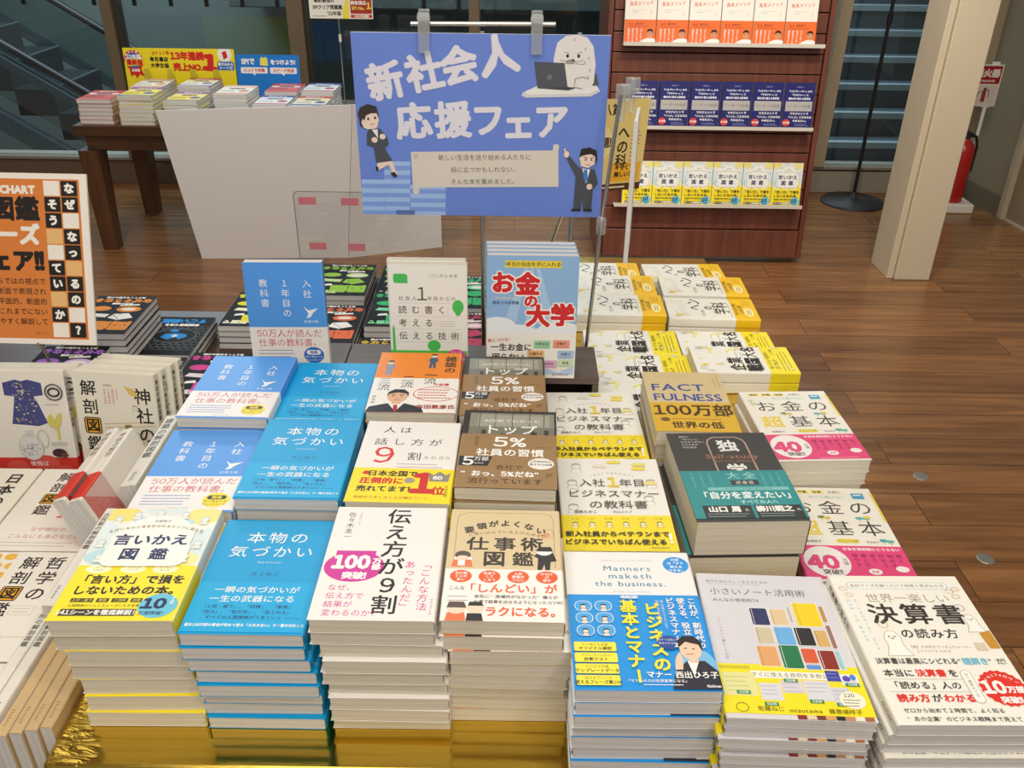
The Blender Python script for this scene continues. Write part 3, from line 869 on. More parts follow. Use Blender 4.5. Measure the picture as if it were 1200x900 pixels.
def d_kessan():
    a = Print(148, 210)
    K, G, RD, BL = '#3d3733', '#b9a88c', '#e23b30', '#7dbfd6'
    a.rr(16, 11, 116, 11, 5.5, '#8cc4d6'); a.rr(17, 11.6, 114, 9.8, 4.9, '#f4f1e6'); a.t('会計クイズを解くだけで財務３表がわかる', 74, 16.5, 5.7, '#6a6258', 0.0, 'c')
    a.t('世界一楽しい', 78, 37, 15.5, '#a39b8c', 0.0, 'c', 1.02)
    a.up(); a.t('決算書', 78, 62, 33, K, 0.018, 'c', 1.0, 0, 0.1); a.t('の読み方', 80, 91, 15, K, 0.015, 'c', 1, 0, 0.06)
    a.t('【著】大手町のランダムウォーカー', 84, 110, 4.2, '#8a8276', 0, 'c'); a.t('【イラスト】わかる', 74, 116, 4.2, '#8a8276', 0, 'c')
    a.v('How to Read', 10, 38, 6.2, '#a9d4de', 0.02, 0.95); a.v('Financial Sta', 18, 38, 6.2, '#a9d4de', 0.02, 0.95)
    def seal(cx, cy, k):
        pts = [(cx - k * .9, cy + k * 1.5), (cx - k * .55, cy + k * .6), (cx - k * .6, cy - k * .2), (cx - k * .35, cy - k * .75), (cx, cy - k * .9), (cx + k * .35, cy - k * .75), (cx + k * .6, cy - k * .2), (cx + k * .55, cy + k * .6), (cx + k * .9, cy + k * 1.5)]
        a.p(pts, '#f8f5ec'); a.l(pts, 0.7, G, True); a.up()
        a.e(cx - k * .2, cy - k * .3, k * .07, k * .07, K, 8); a.e(cx + k * .2, cy - k * .3, k * .07, k * .07, K, 8); a.e(cx, cy - k * .12, k * .14, k * .09, G, 10)
    seal(38, 100, 15); seal(134, 72, 11); a.ring(35, 78, 5, 5, 0.6, '#c9a36a'); a.ring(130, 52, 5, 5, 0.6, '#8d867a')
    a.p([(134, 90), (147, 86), (147, 112), (136, 112)], '#c9923c'); a.r(121, 104, 12, 11, '#dccbb4')
    for x, y in ((10, 22), (14, 32), (130, 26), (134, 34), (138, 22)):
        a.ring(x, y, 4.5, 3, 0.6, '#cfae7c', 10)
    a.t('決算書は最高にシビれる“', 8, 130, 9, K, 0.01, 'l', 0.86); a.t('謎解き', 98, 130, 10, BL, 0.03, 'l', 0.9); a.t('”だ!', 125, 130, 9, K, 0.01, 'l', 0.9)
    a.t('本当に', 10, 146, 10.4, K, 0.015); a.t('決算書', 43, 146, 10.4, RD, 0.025); a.t('を', 76, 146, 10.4, K, 0.015)
    a.t('「読める」人の', 10, 162, 10.4, K, 0.01); a.l([(8, 154), (88, 154)], 0.3, '#8d867a'); a.l([(8, 170), (92, 170)], 0.3, '#8d867a')
    a.t('読み方', 12, 178, 10.8, RD, 0.03); a.t('が', 46, 178, 10.8, K, 0.015); a.t('わかる', 58, 178, 10.8, RD, 0.03)
    a.t('ゼロから始めて２時間で、よく知る', 12, 193, 6.2, K, 0.005); a.t('“あの企業”のビジネス戦略まで見えてくる。', 12, 203, 6.2, K, 0.005)
    a.rr(88, 142, 11, 42, 5, '#a59c8c'); a.rr(88.5, 142.5, 10, 41, 4.6, '#f8f5ec'); a.v('今一番売れてる', 93.5, 146, 4.4, '#6a6258')
    a.p([(124 + (24 if i % 2 else 22.3) * math.cos(PI * i / 20), 165 + (24 if i % 2 else 22.3) * 0.97 * math.sin(PI * i / 20)) for i in range(40)], RD)
    a.t('10', 114, 164, 20, WHT, 0.045, 'c', 0.95); a.t('万部', 135, 167, 9, WHT, 0.035, 'c'); a.t('突破!!', 125, 180, 9, WHT, 0.035, 'c')
    for i, ch in enumerate('SNSフォロワー'):
        u = i / 7 - 0.45
        a.g(ch, 124 + u * 30, 150 + 8 * (2 * u) ** 2 - 2, 4.4, WHT, 0.01, -u * 0.7)
    design('kessan', 148, 210, 14.8, '#f2eee2', a, None, -1, PAGEW, ('決算書の読み方', K))

def d_okane():
    P, K = '#e84a80', '#3f3a36'
    a = Print(148, 210)
    for i, q in enumerate(('節約', '貯蓄', '投資')):
        a.r(13 + i * 22, 7, 19, 8, '#f1e27a'); a.t(q, 22.5 + i * 22, 11, 6.6, '#5d5418', 0.02, 'c')
    a.t('の前に', 82, 11, 7, '#6a645c', 0.01); a.t('今さら聞けない', 50, 24, 8, '#a9d0c9', 0.01)
    a.t('お金の', 76, 50, 35, K, -1, 'c', 1.05, 0, 0.18); a.g('超', 30, 98, 36, '#ecd23c', 0.02); a.t('基本', 98, 98, 36, K, -1, 'c', 1.05, 0, 0.18)
    a.p([(116, 13), (134, 13), (134, 27), (116, 27)], '#4aa3c8'); a.r(119, 16, 12, 3, '#e8f3f2')
    for x, y, c in ((56, 72, '#7a8c3c'), (64, 74, '#d9c54a'), (110, 74, '#5fb5b8'), (120, 74, '#7cc4b8'), (12, 30, '#cfd8b8'), (14, 40, '#d8cf9c'), (128, 124, '#4fa8a8'), (137, 126, '#66b8a4'), (122, 72, '#e6cf5a')):
        a.rr(x - 5, y - 3, 10, 6, 2, c); a.l([(x, y + 3), (x, y + 8)], 0.8, '#8c8678')
    a.rr(62, 122, 32, 8, 3, '#ecd84c'); a.t('ビジュアル版', 78, 126, 4.6, '#5d5418', 0.01, 'c'); a.t('泉美智子', 30, 128, 5.4, '#5d564c', 0, 'c'); a.t('坂本綾子', 112, 128, 4.6, '#7d766c', 0, 'c')
    a.r(145, 12, 3, 70, '#e9d84a')
    b = Print(148, 210)
    b.t('お金を無制限にとうえない', 104, 144, 6.6, WHT, 0.02, 'c'); b.e(36, 171, 31, 32, '#f6efe8'); b.t('40', 30, 172, 34, P, 0.05, 'c', 0.98); b.v('万部', 61, 164, 7, '#7a4a55', 0.01); b.t('突破!!', 38, 192, 11, '#4a3a3c', 0.02, 'c')
    for i, q in enumerate(('増やす', '備える', '使う', '貯める', '納める', '稼ぐ')):
        b.v(q, 77 + i * 12, 153, 8.5, '#6e2740', 0.0, 1.12)
    b.e(95, 190, 9, 6, '#f6efe8'); b.e(133, 184, 9, 6, '#f6efe8'); b.t('図解', 95, 190, 5, P, 0.01, 'c'); b.fine(70, 203, 60, 1, 2, '#f6c9d6', 1, 2)
    design('okane', 148, 210, 21.4, '#f1ecdf', a, (137, 206, P, b), -1, PAGE)

def d_kigyo():
    a = Print(124, 188)
    rn = random.Random(11)
    for i in range(34):
        x, y = rn.uniform(4, 120), rn.uniform(4, 184)
        a.e(x, y, rn.uniform(3, 8), rn.uniform(2.5, 5), rn.choice(('#f0e054', '#f1e584', '#e2e2da', '#dcdbd4', '#f2e97c', '#d9d7d6')), 14, rn.uniform(0, 3))
        if i % 2:
            a.fine(x - 6, y + 5, 12, 2, 3, '#a9a59a', 0.9, i)
    a.rr(28, 70, 74, 52, 6, '#f4f2ea')
    a.t('企業', 40, 78, 30, INK, 0.02, 'c'); a.t('戦国', 38, 110, 31, INK, 0.035, 'c'); a.t('大名', 96, 110, 29, INK, 0.02, 'c'); a.t('になるのは', 84, 84, 6.5, '#4a463e', 0, 'c'); a.t('どっちだ', 82, 93, 6, '#4a463e', 0, 'c')
    b = Print(124, 188)
    b.t('新トラブル？経営者も', 60, 141, 8, '#6a5a10', 0.02, 'c'); b.t('六韜読んで', 40, 152, 9, '#3f3608', 0.02, 'c'); b.t('ここ大事', 96, 153, 7, '#3f3608', 0.02, 'c'); b.fine(10, 163, 100, 3, 7, '#7d6d1c', 1.6, 3)
    design('kigyo', 124, 188, 22.0, '#efede4', a, (134, 188, '#f7e32c', b), -1, PAGE)

def d_pen():
    a = Print(124, 188)
    rn = random.Random(5)
    for i in range(12):
        a.ring(rn.uniform(8, 116), rn.uniform(6, 40), rn.uniform(4, 8), rn.uniform(3, 5), 0.8, rn.choice(('#9ec3cf', '#cbb87a', '#b9b5a8', '#d9b9a0')), 12)
    a.e(22, 24, 12, 9, '#f2e3a0'); a.e(100, 28, 10, 8, '#e9e5d4')
    a.t('ヘン', 84, 60, 34, INK, 0.01, 'c'); a.g('の', 66, 88, 22, INK, 0.02); a.t('学科', 66, 114, 36, INK, 0.012, 'c'); a.t('な生き物', 34, 74, 9, '#57534a', 0, 'c'); a.fine(14, 132, 96, 1, 3, '#8c887c', 1.2, 3)
    b = Print(124, 188)
    b.t('世の中の生き物は', 60, 144, 9, '#5f4206', 0.02, 'c'); b.t('こんなに変！', 60, 155, 10, '#5f4206', 0.03, 'c'); b.e(44, 170, 26, 10, '#fbe9a4'); b.fine(30, 168, 28, 2, 5, '#7a5a10', 1.6, 2); b.fine(80, 166, 34, 3, 6, '#a87a10', 1.4, 6)
    design('pen', 124, 188, 20.0, '#efece0', a, (138, 188, '#f6c51e', b), -1, PAGE)

def d_daigaku():
    a = Print(148, 215)
    R = '#cf2a30'
    a.r(0, 0, 148, 215, '#8fb6e2')
    for x0, x1 in ((20, 44), (62, 80), (96, 120)):
        a.p([(74 + (x0 - 74) * 0.25, 20), (74 + (x1 - 74) * 0.25, 20), (x1, 140), (x0, 140)], '#a8c8ea')
    for x, y, rx, ry in ((18, 122, 30, 17), (52, 132, 30, 14), (120, 128, 36, 16), (96, 138, 40, 14), (10, 140, 30, 18)):
        a.e(x, y, rx, ry, '#e8edf2')
    a.r(0, 134, 148, 81, '#efece4')
    a.p([(28, 8), (122, 8), (118, 14), (122, 20), (28, 20), (32, 14)], '#e8d34a'); a.t('本当の自由を手に入れる', 75, 14, 8, '#5a4a18', 0.015, 'c')
    for s_, x, y, k in (('お', 26, 46, 38), ('金', 66, 48, 40), ('の', 72, 77, 24), ('大', 84, 103, 40), ('学', 124, 101, 40)):
        a.g(s_, x, y, k, WHT, 0.085)
    a.up()
    for s_, x, y, k in (('お', 26, 46, 38), ('金', 66, 48, 40), ('の', 72, 77, 24), ('大', 84, 103, 40), ('学', 124, 101, 40)):
        a.g(s_, x, y, k, R, 0.04)
    a.t('両＠リベ大学長', 31, 80, 6.2, '#2b4f8c', 0.02, 'c'); a.fine(14, 72, 36, 1, 3, '#e6e0a0', 1.6, 2)
    a.t('身につけろ！', 22, 146, 7, R, 0.02, 'c', 1, 0.08); a.t('一生お金に', 41, 159, 14, '#2a2624', 0.025, 'c', 0.98); a.t('困らない', 36, 177, 14, '#2a2624', 0.025, 'c', 0.98)
    for x, y, c, q in ((92, 154, '#9fd2a8', '①貯める'), (124, 153, '#eb9a86', '②稼ぐ'), (82, 172, '#e6b27c', '③増やす'), (132, 172, '#a9bfe6', '⑤使う'), (104, 190, '#d8a9cf', '④守る'), (132, 188, '#c6dcb8', '自由')):
        a.rr(x - 14, y - 8, 28, 15, 2, c); a.t(q, x, y - 1.5, 5.6, '#3c3632', 0.02, 'c'); a.fine(x - 11, y + 4, 22, 1, 3, '#7c706a', 0.8, int(x))
    a.p([(70, 208), (96, 196), (120, 204), (146, 192), (146, 208)], '#b7cbe8'); a.t('朝日新聞出版', 124, 208, 4.6, '#4a463f', 0, 'c'); a.l([(80, 199), (140, 199)], 0.4, '#8c887e')
    design('daigaku', 148, 215, 15.5, '#8fb6e2', a, None, -1, PAGEW)

def d_kakikata():
    G, T = '#4cbf5c', '#4a4744'
    a = Print(130, 190)
    a.p([(11, 18), (14, 16), (30, 16), (33, 19), (33, 32), (13, 32)], G); a.e(12, 24, 2.5, 8, G); a.t('犬山恭朗', 100, 19, 6, '#6a6662', 0, 'c', 1, 0, 0.3); a.fine(68, 17, 18, 2, 3, '#a8a49e', 0.7, 3)
    a.t('社会人', 32, 58, 8.4, T, 0.0, 'c', 1, 0, 0.3); a.g('1', 56, 50, 31, T, -1); a.t('年目からの', 88, 58, 8, T, 0, 'c', 1, 0, 0.22)
    for j, q in enumerate(('読む書く', '考える', '伝える技術')):
        y = 78 + j * 23
        a.l([(12, y - 12), (118, y - 12)], 0.35, '#b0aca6')
        for i, ch in enumerate(q):
            a.g(ch, 23 + i * 21.6, y, 15, '#3a3735', 0.004); a.l([(33.5 + i * 21.6, y - 6), (33.5 + i * 21.6, y + 6)], 0.3, '#b8b4ae')
    a.l([(12, 135), (118, 135)], 0.35, '#b0aca6'); a.fine(84, 98, 30, 3, 4, '#b4b0aa', 0.7, 4)
    a.e(115, 72, 9.5, 12, G); a.p([(109, 80), (121, 80), (118, 87), (112, 87)], G)
    a.p([(5, 172), (5, 112), (7, 104), (9, 112), (10, 172)], G); a.e(74, 141, 11, 10, G)
    b = Print(130, 190)
    b.t('話題騒然！大反響で', 14, 158, 7.4, '#dff3df', 0.01); b.rr(46, 162, 44, 10, 2, '#d5479c'); b.t('効率的に', 12, 168, 9, '#1c5a2c', 0.02); b.fine(10, 177, 70, 2, 6, '#1f6a34', 1.4, 4)
    b.e(111, 164, 18, 17, '#e0559f'); b.t('80', 106, 166, 17, WHT, 0.02, 'c'); b.t('万部', 122, 166, 6.4, WHT, 0.01, 'c'); b.t('シリーズ', 111, 153, 4.4, WHT, 0, 'c')
    design('kakikata', 130, 190, 17.0, '#efece3', a, (150, 190, '#55c24e', b), -1, PAGE)

def kaibou_title(a, x, y, k, ls, c=INK, b=0.012):
    a.v('解剖', x, y, k, c, b, ls)
    cy = y + 2.5 * k * ls
    a.rr(x - k * .52, cy - k * .52, k * 1.04, k * 1.04, k * .16, '#2c2622'); a.rr(x - k * .45, cy - k * .45, k * .9, k * .9, k * .1, '#f0b234')
    a.g('図', x, cy, k * .9, INK, 0.02)
    a.g('鑑', x, y + 3.5 * k * ls, k, c, b)

def d_jinja():
    a = Print(142, 196)
    kaibou_title(a, 26, 12, 29, 1.16)
    a.v('神社の', 119, 22, 31, INK, 0.012, 1.12)
    L = '#c4a86a'
    for p in ([(46, 92), (136, 84)], [(46, 99), (136, 91)], [(50, 110), (136, 104)]):
        a.l(p, 1.2, L)
    for x in (54, 60, 112, 118):
        a.l([(x, 98), (x - 1, 190)], 1.1, L)
    a.p([(82, 92), (94, 91), (94, 112), (82, 113)], '#a88648'); a.p([(88, 22), (104, 26), (112, 40), (98, 38)], '#e0c46a')
    a.sketch(86, 128, 16, '#b8b2a4', '#a9a394', '#efe9da'); a.sketch(104, 60, 9, '#b8b2a4', '#a9a394', '#efe9da')
    rn = random.Random(3)
    for i in range(26):
        x, y = rn.uniform(64, 108), rn.uniform(124, 184)
        a.ring(x, y, rn.uniform(2, 5), rn.uniform(2, 4), 0.5, '#a39c8a', 9)
    for i in range(4):
        a.v('日本人の信仰のかたち'[i * 2:i * 2 + 6], 54 + i * 7, 28, 4.6, '#c56a74')
    a.t('米澤貴紀', 52, 22, 4, '#8a8478', 0); a.g('世', 56, 186, 13, '#c2504a', 0.02)
    design('jinja', 142, 196, 16, '#eee8d8', a, None, 1, PAGE, ('神社の解剖図鑑', INK))

def d_kimono():
    a = Print(142, 196)
    a.p([(40, 20), (62, 14), (72, 17), (82, 14), (104, 20), (104, 42), (88, 44), (94, 58), (104, 92), (88, 98), (70, 96), (44, 94), (52, 62), (56, 44), (40, 42)], '#4a4f86')
    rn = random.Random(4)
    for i in range(60):
        x, y = rn.uniform(54, 90), rn.uniform(20, 92)
        a.e(x, y, 2.2, 1.6, rn.choice(('#b9a66a', '#8d92b8', '#7d7a96', '#cfc7b0')), 8)
    a.ring(123, 36, 14, 14, 2.0, '#3a3632'); a.ring(123, 36, 9, 7, 3.0, '#3a3632'); a.fine(104, 58, 28, 1, 3, '#8c867a', 1, 1)
    a.p([(104, 82), (112, 74), (116, 86), (124, 74), (130, 72), (128, 88), (122, 100), (121, 122), (118, 122), (117, 102), (106, 96)], '#d8cf6a'); a.fine(104, 128, 30, 2, 4, '#8c867a', 0.9, 2)
    a.e(70, 136, 20, 24, '#e3e1dc'); a.r(64, 104, 12, 14, '#d9d7d2'); a.ring(92, 120, 9, 16, 1.6, '#c9c7c2', 16); a.ring(70, 136, 20, 24, 0.8, '#a9a7a4', 22)
    for i in range(40):
        t = rn.uniform(0, 6.28); q = rn.uniform(0, 1)
        a.e(70 + 17 * q * math.cos(t), 138 + 14 * q * math.sin(t), 1.3, 1.0, '#8d92a8', 7)
    a.e(116, 146, 12, 8, '#4a2f36'); a.e(124, 150, 6, 5, '#6a4a44')
    b = Print(142, 196)
    for x, y, r_ in ((90, 168, 22), (120, 184, 18), (40, 176, 20)):
        b.e(x, y, r_, r_ * 0.75, '#d9564c')
    b.up(); b.t('後悔は', 62, 167, 10.5, WHT, 0.0, 'l'); b.t('したいのか?', 62, 183, 11, WHT, 0.0, 'l')
    design('kimono', 142, 196, 14, '#eee9dd', a, (156, 196, '#d23a30', b), 1, PAGE, ('日本の伝統文様の図鑑', '#6a4a44'))

def d_matsuri():
    a = Print(148, 200)
    rn = random.Random(8)
    for i in range(40):
        a.e(rn.uniform(10, 70), rn.uniform(10, 150), rn.uniform(4, 10), rn.uniform(2, 5), rn.choice(('#e6d9a0', '#e9cf7c', '#efe8d4', '#dfd2ae', '#e2c35a')), 12, rn.uniform(0, 3))
    a.v('日本の祭り', 118, 14, 27, INK, 0.012, 1.1)
    a.fine(90, 170, 50, 2, 10, '#9a9488', 3, 5)
    design('matsuri', 148, 200, 16, '#f1ecdc', a, None, 1, PAGE)

def d_jinja_two():
    a = Print(148, 200)
    kaibou_title(a, 44, 8, 25, 1.13); a.g('2', 82, 112, 36, '#d8604c', 0.0)
    rn = random.Random(12)
    for i in range(16):
        a.ring(rn.uniform(82, 120), rn.uniform(34, 70), 5, 4, 0.5, '#b5ad9c', 10)
    a.v('神社の', 118, 16, 27, INK, 0.012, 1.1)
    a.v('日本人が知る', 70, 62, 4.6, '#c98a84'); a.fine(64, 84, 40, 3, 5, '#d8a49c', 1, 3)
    a.t('なぜ神社の…', 80, 152, 10.5, '#cc7a70', 0, 'c'); a.t('こんなにも身近なのか', 76, 168, 10.5, '#cc7a70', 0, 'c'); a.fine(20, 182, 110, 2, 7, '#a9a396', 1, 5)
    design('jinja_two', 148, 200, 16, '#efeade', a, None, 1, PAGE)

def d_tetsu():
    a = Print(148, 200)
    for i in range(22):
        a.e(10 + (i % 3) * 22 + (i // 3 % 2) * 9, 10 + (i // 3) * 19, 9.5, 7, '#efbf52', 16)
        a.ring(10 + (i % 3) * 22 + (i // 3 % 2) * 9, 10 + (i // 3) * 19, 6, 4.4, 0.6, '#d9a436', 14)
    a.r(62, 0, 86, 160, '#f0ebdf')
    kaibou_title(a, 88, 8, 27, 1.12); a.v('哲学の', 122, 8, 27, INK, 0.012, 1.12)
    a.box_l(104, 106, 30, 16, 0.5, '#b5ad9c'); a.fine(108, 111, 22, 2, 6, '#b5ad9c', 0.8, 2)
    a.t('自分、正義……', 74, 150, 10, '#c9c4b8', 0.01, 'c'); a.t('「哲学」が面白くて', 74, 166, 10, '#c9c4b8', 0.01, 'c'); a.fine(20, 182, 110, 2, 7, '#c4beb0', 1, 6)
    design('tetsu', 148, 200, 16, '#f0ebdf', a, None, 1, PAGE, ('哲学の解剖図鑑', INK))

def d_kuukan():
    a = Print(148, 200)
    kaibou_title(a, 88, 10, 27, 1.12); a.v('名所の', 122, 10, 27, INK, 0.012, 1.12)
    a.v('中川武', 120, 140, 6, '#8a8478', 0, 1.2)
    rn = random.Random(2)
    for i in range(20):
        a.ring(rn.uniform(10, 60), rn.uniform(12, 180), 7, 5, 0.6, '#b5ad9c', 12)
    design('meisho', 148, 200, 16, '#efeade', a, None, 1, PAGE, ('名所の解剖図鑑', INK))

def d_spineup(kind, bg, txt, w=105, h=180, t=13.5, band=None, c=INK):
    a = Print(w, h)
    a.v('解剖図鑑', 26, 14, 20, c, 0.01, 1.1)
    design(kind, w, h, t, bg, a, band, 1, PAGEW, (txt, c))

def d_dark(kind, col, col2, form, t=13.5):
    """dark science picture books seen from their heads"""
    a = Print(130, 188)
    rn = random.Random(sum(map(ord, kind)))
    if form == 'hex':
        for i in range(9):
            for j in range(9):
                a.ring(8 + i * 15 + (j % 2) * 7.5, 30 + j * 13, 7.2, 7.2, 1.2, '#6c6e72', 6)
        a.e(62, 92, 46, 34, '#8c8e90'); a.e(62, 92, 44.5, 32.5, '#232427')
        a.p([(34, 88), (48, 74), (60, 86), (72, 72), (92, 84), (84, 100), (60, 104), (40, 100)], col); a.e(70, 116, 10, 6, col); a.p([(54, 92), (62, 82), (70, 90), (64, 98)], '#d6ecfa')
        a.t('すごい図鑑', 64, 166, 20, col, 0.06, 'c'); a.t('断面図鑑で見る', 64, 146, 11, WHT, 0.05, 'c')
    else:
        for i in range(7):
            a.l([(rn.uniform(0, 130), rn.uniform(0, 188)), (rn.uniform(0, 130), rn.uniform(0, 188))], 1.4, '#3d3d42')
        a.t('図鑑', 46, 40, 42, col, 0.05, 'c'); a.t('断面で', 96, 22, 18, col2, 0.05, 'c')
        a.p([(12, 78), (40, 66), (64, 76), (58, 96), (28, 100)], WHT if form == 'a' else col); a.p([(70, 78), (116, 84), (110, 98), (66, 94)], col2)
        a.e(36, 120, 26, 14, col2 if form != 'a' else col); a.e(96, 122, 22, 12, col); a.e(36, 120, 16, 6, '#f3ece6')
        a.p([(84, 58), (108, 54), (106, 64), (88, 68)], WHT); a.p([(20, 140), (62, 136), (62, 142), (22, 147)], WHT)
        a.t('なぜそうなる', 64, 164, 21, col, 0.05, 'c'); a.t('世界の図鑑', 60, 148, 9, WHT, 0.04, 'c'); a.t('見えてくる仕組みの話', 64, 180, 8.5, WHT, 0.04, 'c')
    design(kind, 130, 188, t, '#1f1f22', a, None, 1, PAGEW)

def d_shelf_orange():
    a = Print(130, 188)
    R = '#d9583c'
    a.t('為末メソッド', 66, 34, 18.5, R, 0.01, 'c', 0.9, 0.05); a.fine(28, 58, 76, 1, 4, '#e8b49c', 1.4, 3); a.fine(28, 66, 34, 1, 4, '#9ac0cc', 2, 3); a.v('為末大', 108, 62, 6, '#cfa48c')
    b = Print(130, 188)
    b.t('もう、走れない', 50, 112, 9.5, '#8c3614', 0.03, 'c', 1, 0.04); b.fine(20, 122, 90, 1, 4, '#a04a22', 2, 4)
    for i in range(4):
        b.v('自分をコントロール'[i:i + 6], 18 + i * 17, 130, 9, WHT, 0.03)
    b.person(106, 188, 34, '#f2eee8', '#2a1f1b', None, '#d99a70')
    design('shelf_orange', 130, 188, 17, '#f1ebdf', a, (96, 188, '#ee7234', b), 1, PAGE)

def d_shelf_navy():
    a = Print(130, 188)
    a.t('安藤広大', 65, 18, 6.4, '#b9bfe0', 0, 'c', 1, 0, 0.2)
    a.t('「いちプレーヤー」から', 65, 35, 9.4, '#e9e9f4', 0.04, 'c'); a.t('「マネジャー」に', 65, 50, 9.4, '#e9e9f4', 0.04, 'c'); a.t('頭を切り替える思考法', 65, 65, 9.4, '#e9e9f4', 0.04, 'c')
    a.r(8, 76, 114, 40, '#b7b3ae'); a.t('リーダーの仮面', 65, 96, 15, '#6a665f', 0.0, 'c')
    a.t('マネジメントで', 70, 126, 11.5, WHT, 0.03, 'c'); a.t('「いい人」になるのは', 72, 141, 10.5, WHT, 0.03, 'c'); a.t('やめなさい。', 78, 156, 11, WHT, 0.03, 'c'); a.fine(56, 170, 60, 2, 6, '#a9aed4', 1.4, 4)
    a.e(18, 164, 16, 15, '#d9473c'); a.t('30万部', 18, 164, 9, WHT, 0.03, 'c')
    design('shelf_navy', 130, 188, 17, '#26296a', a, None, 1, PAGE)

def d_workbook(kind, bg, c1, c2, c3, t, w=148, h=200):
    a = Print(w, h)
    rn = random.Random(sum(map(ord, kind)) + 1)
    a.r(0, 0, w, h * 0.22, c1); a.t('SPIテスト', w / 2, h * 0.12, w * 0.14, WHT, 0.04, 'c'); a.r(w * 0.06, h * 0.3, w * 0.88, h * 0.16, c2); a.t('問題集', w / 2, h * 0.38, w * 0.16, '#2b2626', 0.05, 'c')
    a.e(w * 0.78, h * 0.62, w * 0.16, w * 0.14, c3); a.fine(w * 0.08, h * 0.56, w * 0.5, 5, h * 0.05, '#5c5650', 2.4, 3); a.r(0, h * 0.86, w, h * 0.1, c3)
    design(kind, w, h, t, bg, a, None, -1, PAGEW)

d_iikae(); d_nyusha('nyusha', 'yellow'); d_nyusha('nyusha_blue', 'blue'); d_honmono(); d_tsutae(); d_shigoto(); d_hanashi(); d_zatsudan(); d_top5()
d_manner(); d_nyumanner(); d_note(); d_dokugaku(); d_fact(); d_kessan(); d_okane(); d_kigyo(); d_pen(); d_daigaku(); d_kakikata()
d_jinja(); d_kimono(); d_matsuri(); d_jinja_two(); d_tetsu(); d_kuukan()
d_spineup('kraft', '#d3b484', '解剖図鑑', 105, 180, 13.8, None, '#a08252')
d_spineup('white_spine', '#ebe6da', '名所の解剖図鑑', 112, 190, 14, None, '#4a443c')
d_spineup('tall_white', '#ebe6da', '古民家の解剖図鑑', 148, 190, 14.6, None, '#4a443c')
d_spineup('grey_spine', '#e4dfd3', '建築の解剖図鑑', 170, 190, 24, None, '#4a443c')
_rb = Print(172, 185); _rb.t('神話', 120, 160, 12, WHT, 0.01, 'c')
d_spineup('red_band', '#ece7dc', '神話の解剖', 172, 185, 20, (118, 178, '#d8382c', _rb), '#8a7a70')
for _k, _c, _c2, _f in (('dark_orange', '#e8923a', '#f0ece4', 'a'), ('dark_purple', '#a86ad0', '#d6b4e6', 'b'), ('dark_blue', '#2f93e0', '#d6ecfa', 'hex'), ('dark_lilac', '#b49ad8', '#efe9f2', 'a'),
                        ('dark_pink', '#e04a9c', '#f0dfe8', 'a'), ('dark_yellow', '#e6e23a', '#f2f0d8', 'b'), ('dark_lime', '#9ccf4a', '#c9e6a0', 'b'), ('dark_coral', '#e8744a', '#52b8b0', 'a'),
                        ('dark_amber', '#d9b43a', '#e6d9b0', 'b'), ('dark_green', '#3fc27a', '#8ae0ae', 'b'), ('dark_rose', '#c8486a', '#eab6c0', 'b')):
    d_dark(_k, _c, _c2, _f)
d_shelf_orange(); d_shelf_navy()
d_workbook('work_red', '#c8423c', '#c23a36', '#e9dcd4', '#d96a5c', 17)
d_workbook('work_yellow', '#f0dc4a', '#8a4a9c', '#f3ec9a', '#3d5fb4', 17)
d_workbook('work_pale', '#f1eee6', '#e8b49c', '#f3ecd8', '#d98a4a', 14)
d_workbook('work_blue', '#eef0f2', '#2c4a8c', '#d9dfe8', '#b94a3c', 15)
d_workbook('work_ochre', '#efe9da', '#b83a34', '#f0d77a', '#3a5a9c', 15)

# ------------------------------------------------------------------ books
CACHE = {}
def profile(w, t, s, r, off=0.0, c=0.00035, open_cut=0.0):
    """wrap round the page block, in x-z, spine on side s: outer points then the inner ones"""
    x0 = -s * (w / 2 - open_cut)
    outer = [(x0, t + off)]
    xs = s * (w / 2 + off)
    for i in range(5):
        a = PI / 2 * i / 4
        outer.append((xs - s * r * (1 - math.sin(a)), t + off - r * (1 - math.cos(a))))
    for i in range(5):
        a = PI / 2 * i / 4
        outer.append((xs - s * r * (1 - math.cos(a)), -off * 0 + r * (1 - math.sin(a))))
    outer.append((x0, 0.0))
    inner = [(x0, c), (xs - s * (r + c * .3), c), (xs - s * c, r + c * .3), (xs - s * c, t + off - r - c * .3), (xs - s * (r + c * .3), t + off - c), (x0, t + off - c)]
    return outer, inner

def wrap(mb, w, t, s, y0, y1, m, off=0.0, c=0.00035, cut=0.0):
    r = min(0.0028, t * 0.3)
    outer, inner = profile(w, t, s, r, off, c, cut)
    ring = outer + inner
    n = len(ring)
    a = [Vector((x, y0, z)) for x, z in ring]
    b = [Vector((x, y1, z)) for x, z in ring]
    fs = []
    for i in range(n):
        j = (i + 1) % n
        fs.append((i, j, n + j, n + i) if s < 0 else (n + i, n + j, j, i))
    # end caps as quads between outer and inner runs
    vs = a + b
    no = len(outer)
    cap = [(0, 1, n - 2, n - 1), (1, 2, 3, 4, 5, n - 3, n - 2), (5, 6, n - 4, n - 3), (6, 7, 8, 9, 10, n - 5, n - 4), (10, 11, n - 6, n - 5)]
    for q in cap:
        fs.append(q[::-1] if s < 0 else q)
        fs.append(tuple(i + n for i in q) if s < 0 else tuple(i + n for i in q)[::-1])
    mb.add(vs, fs, m)

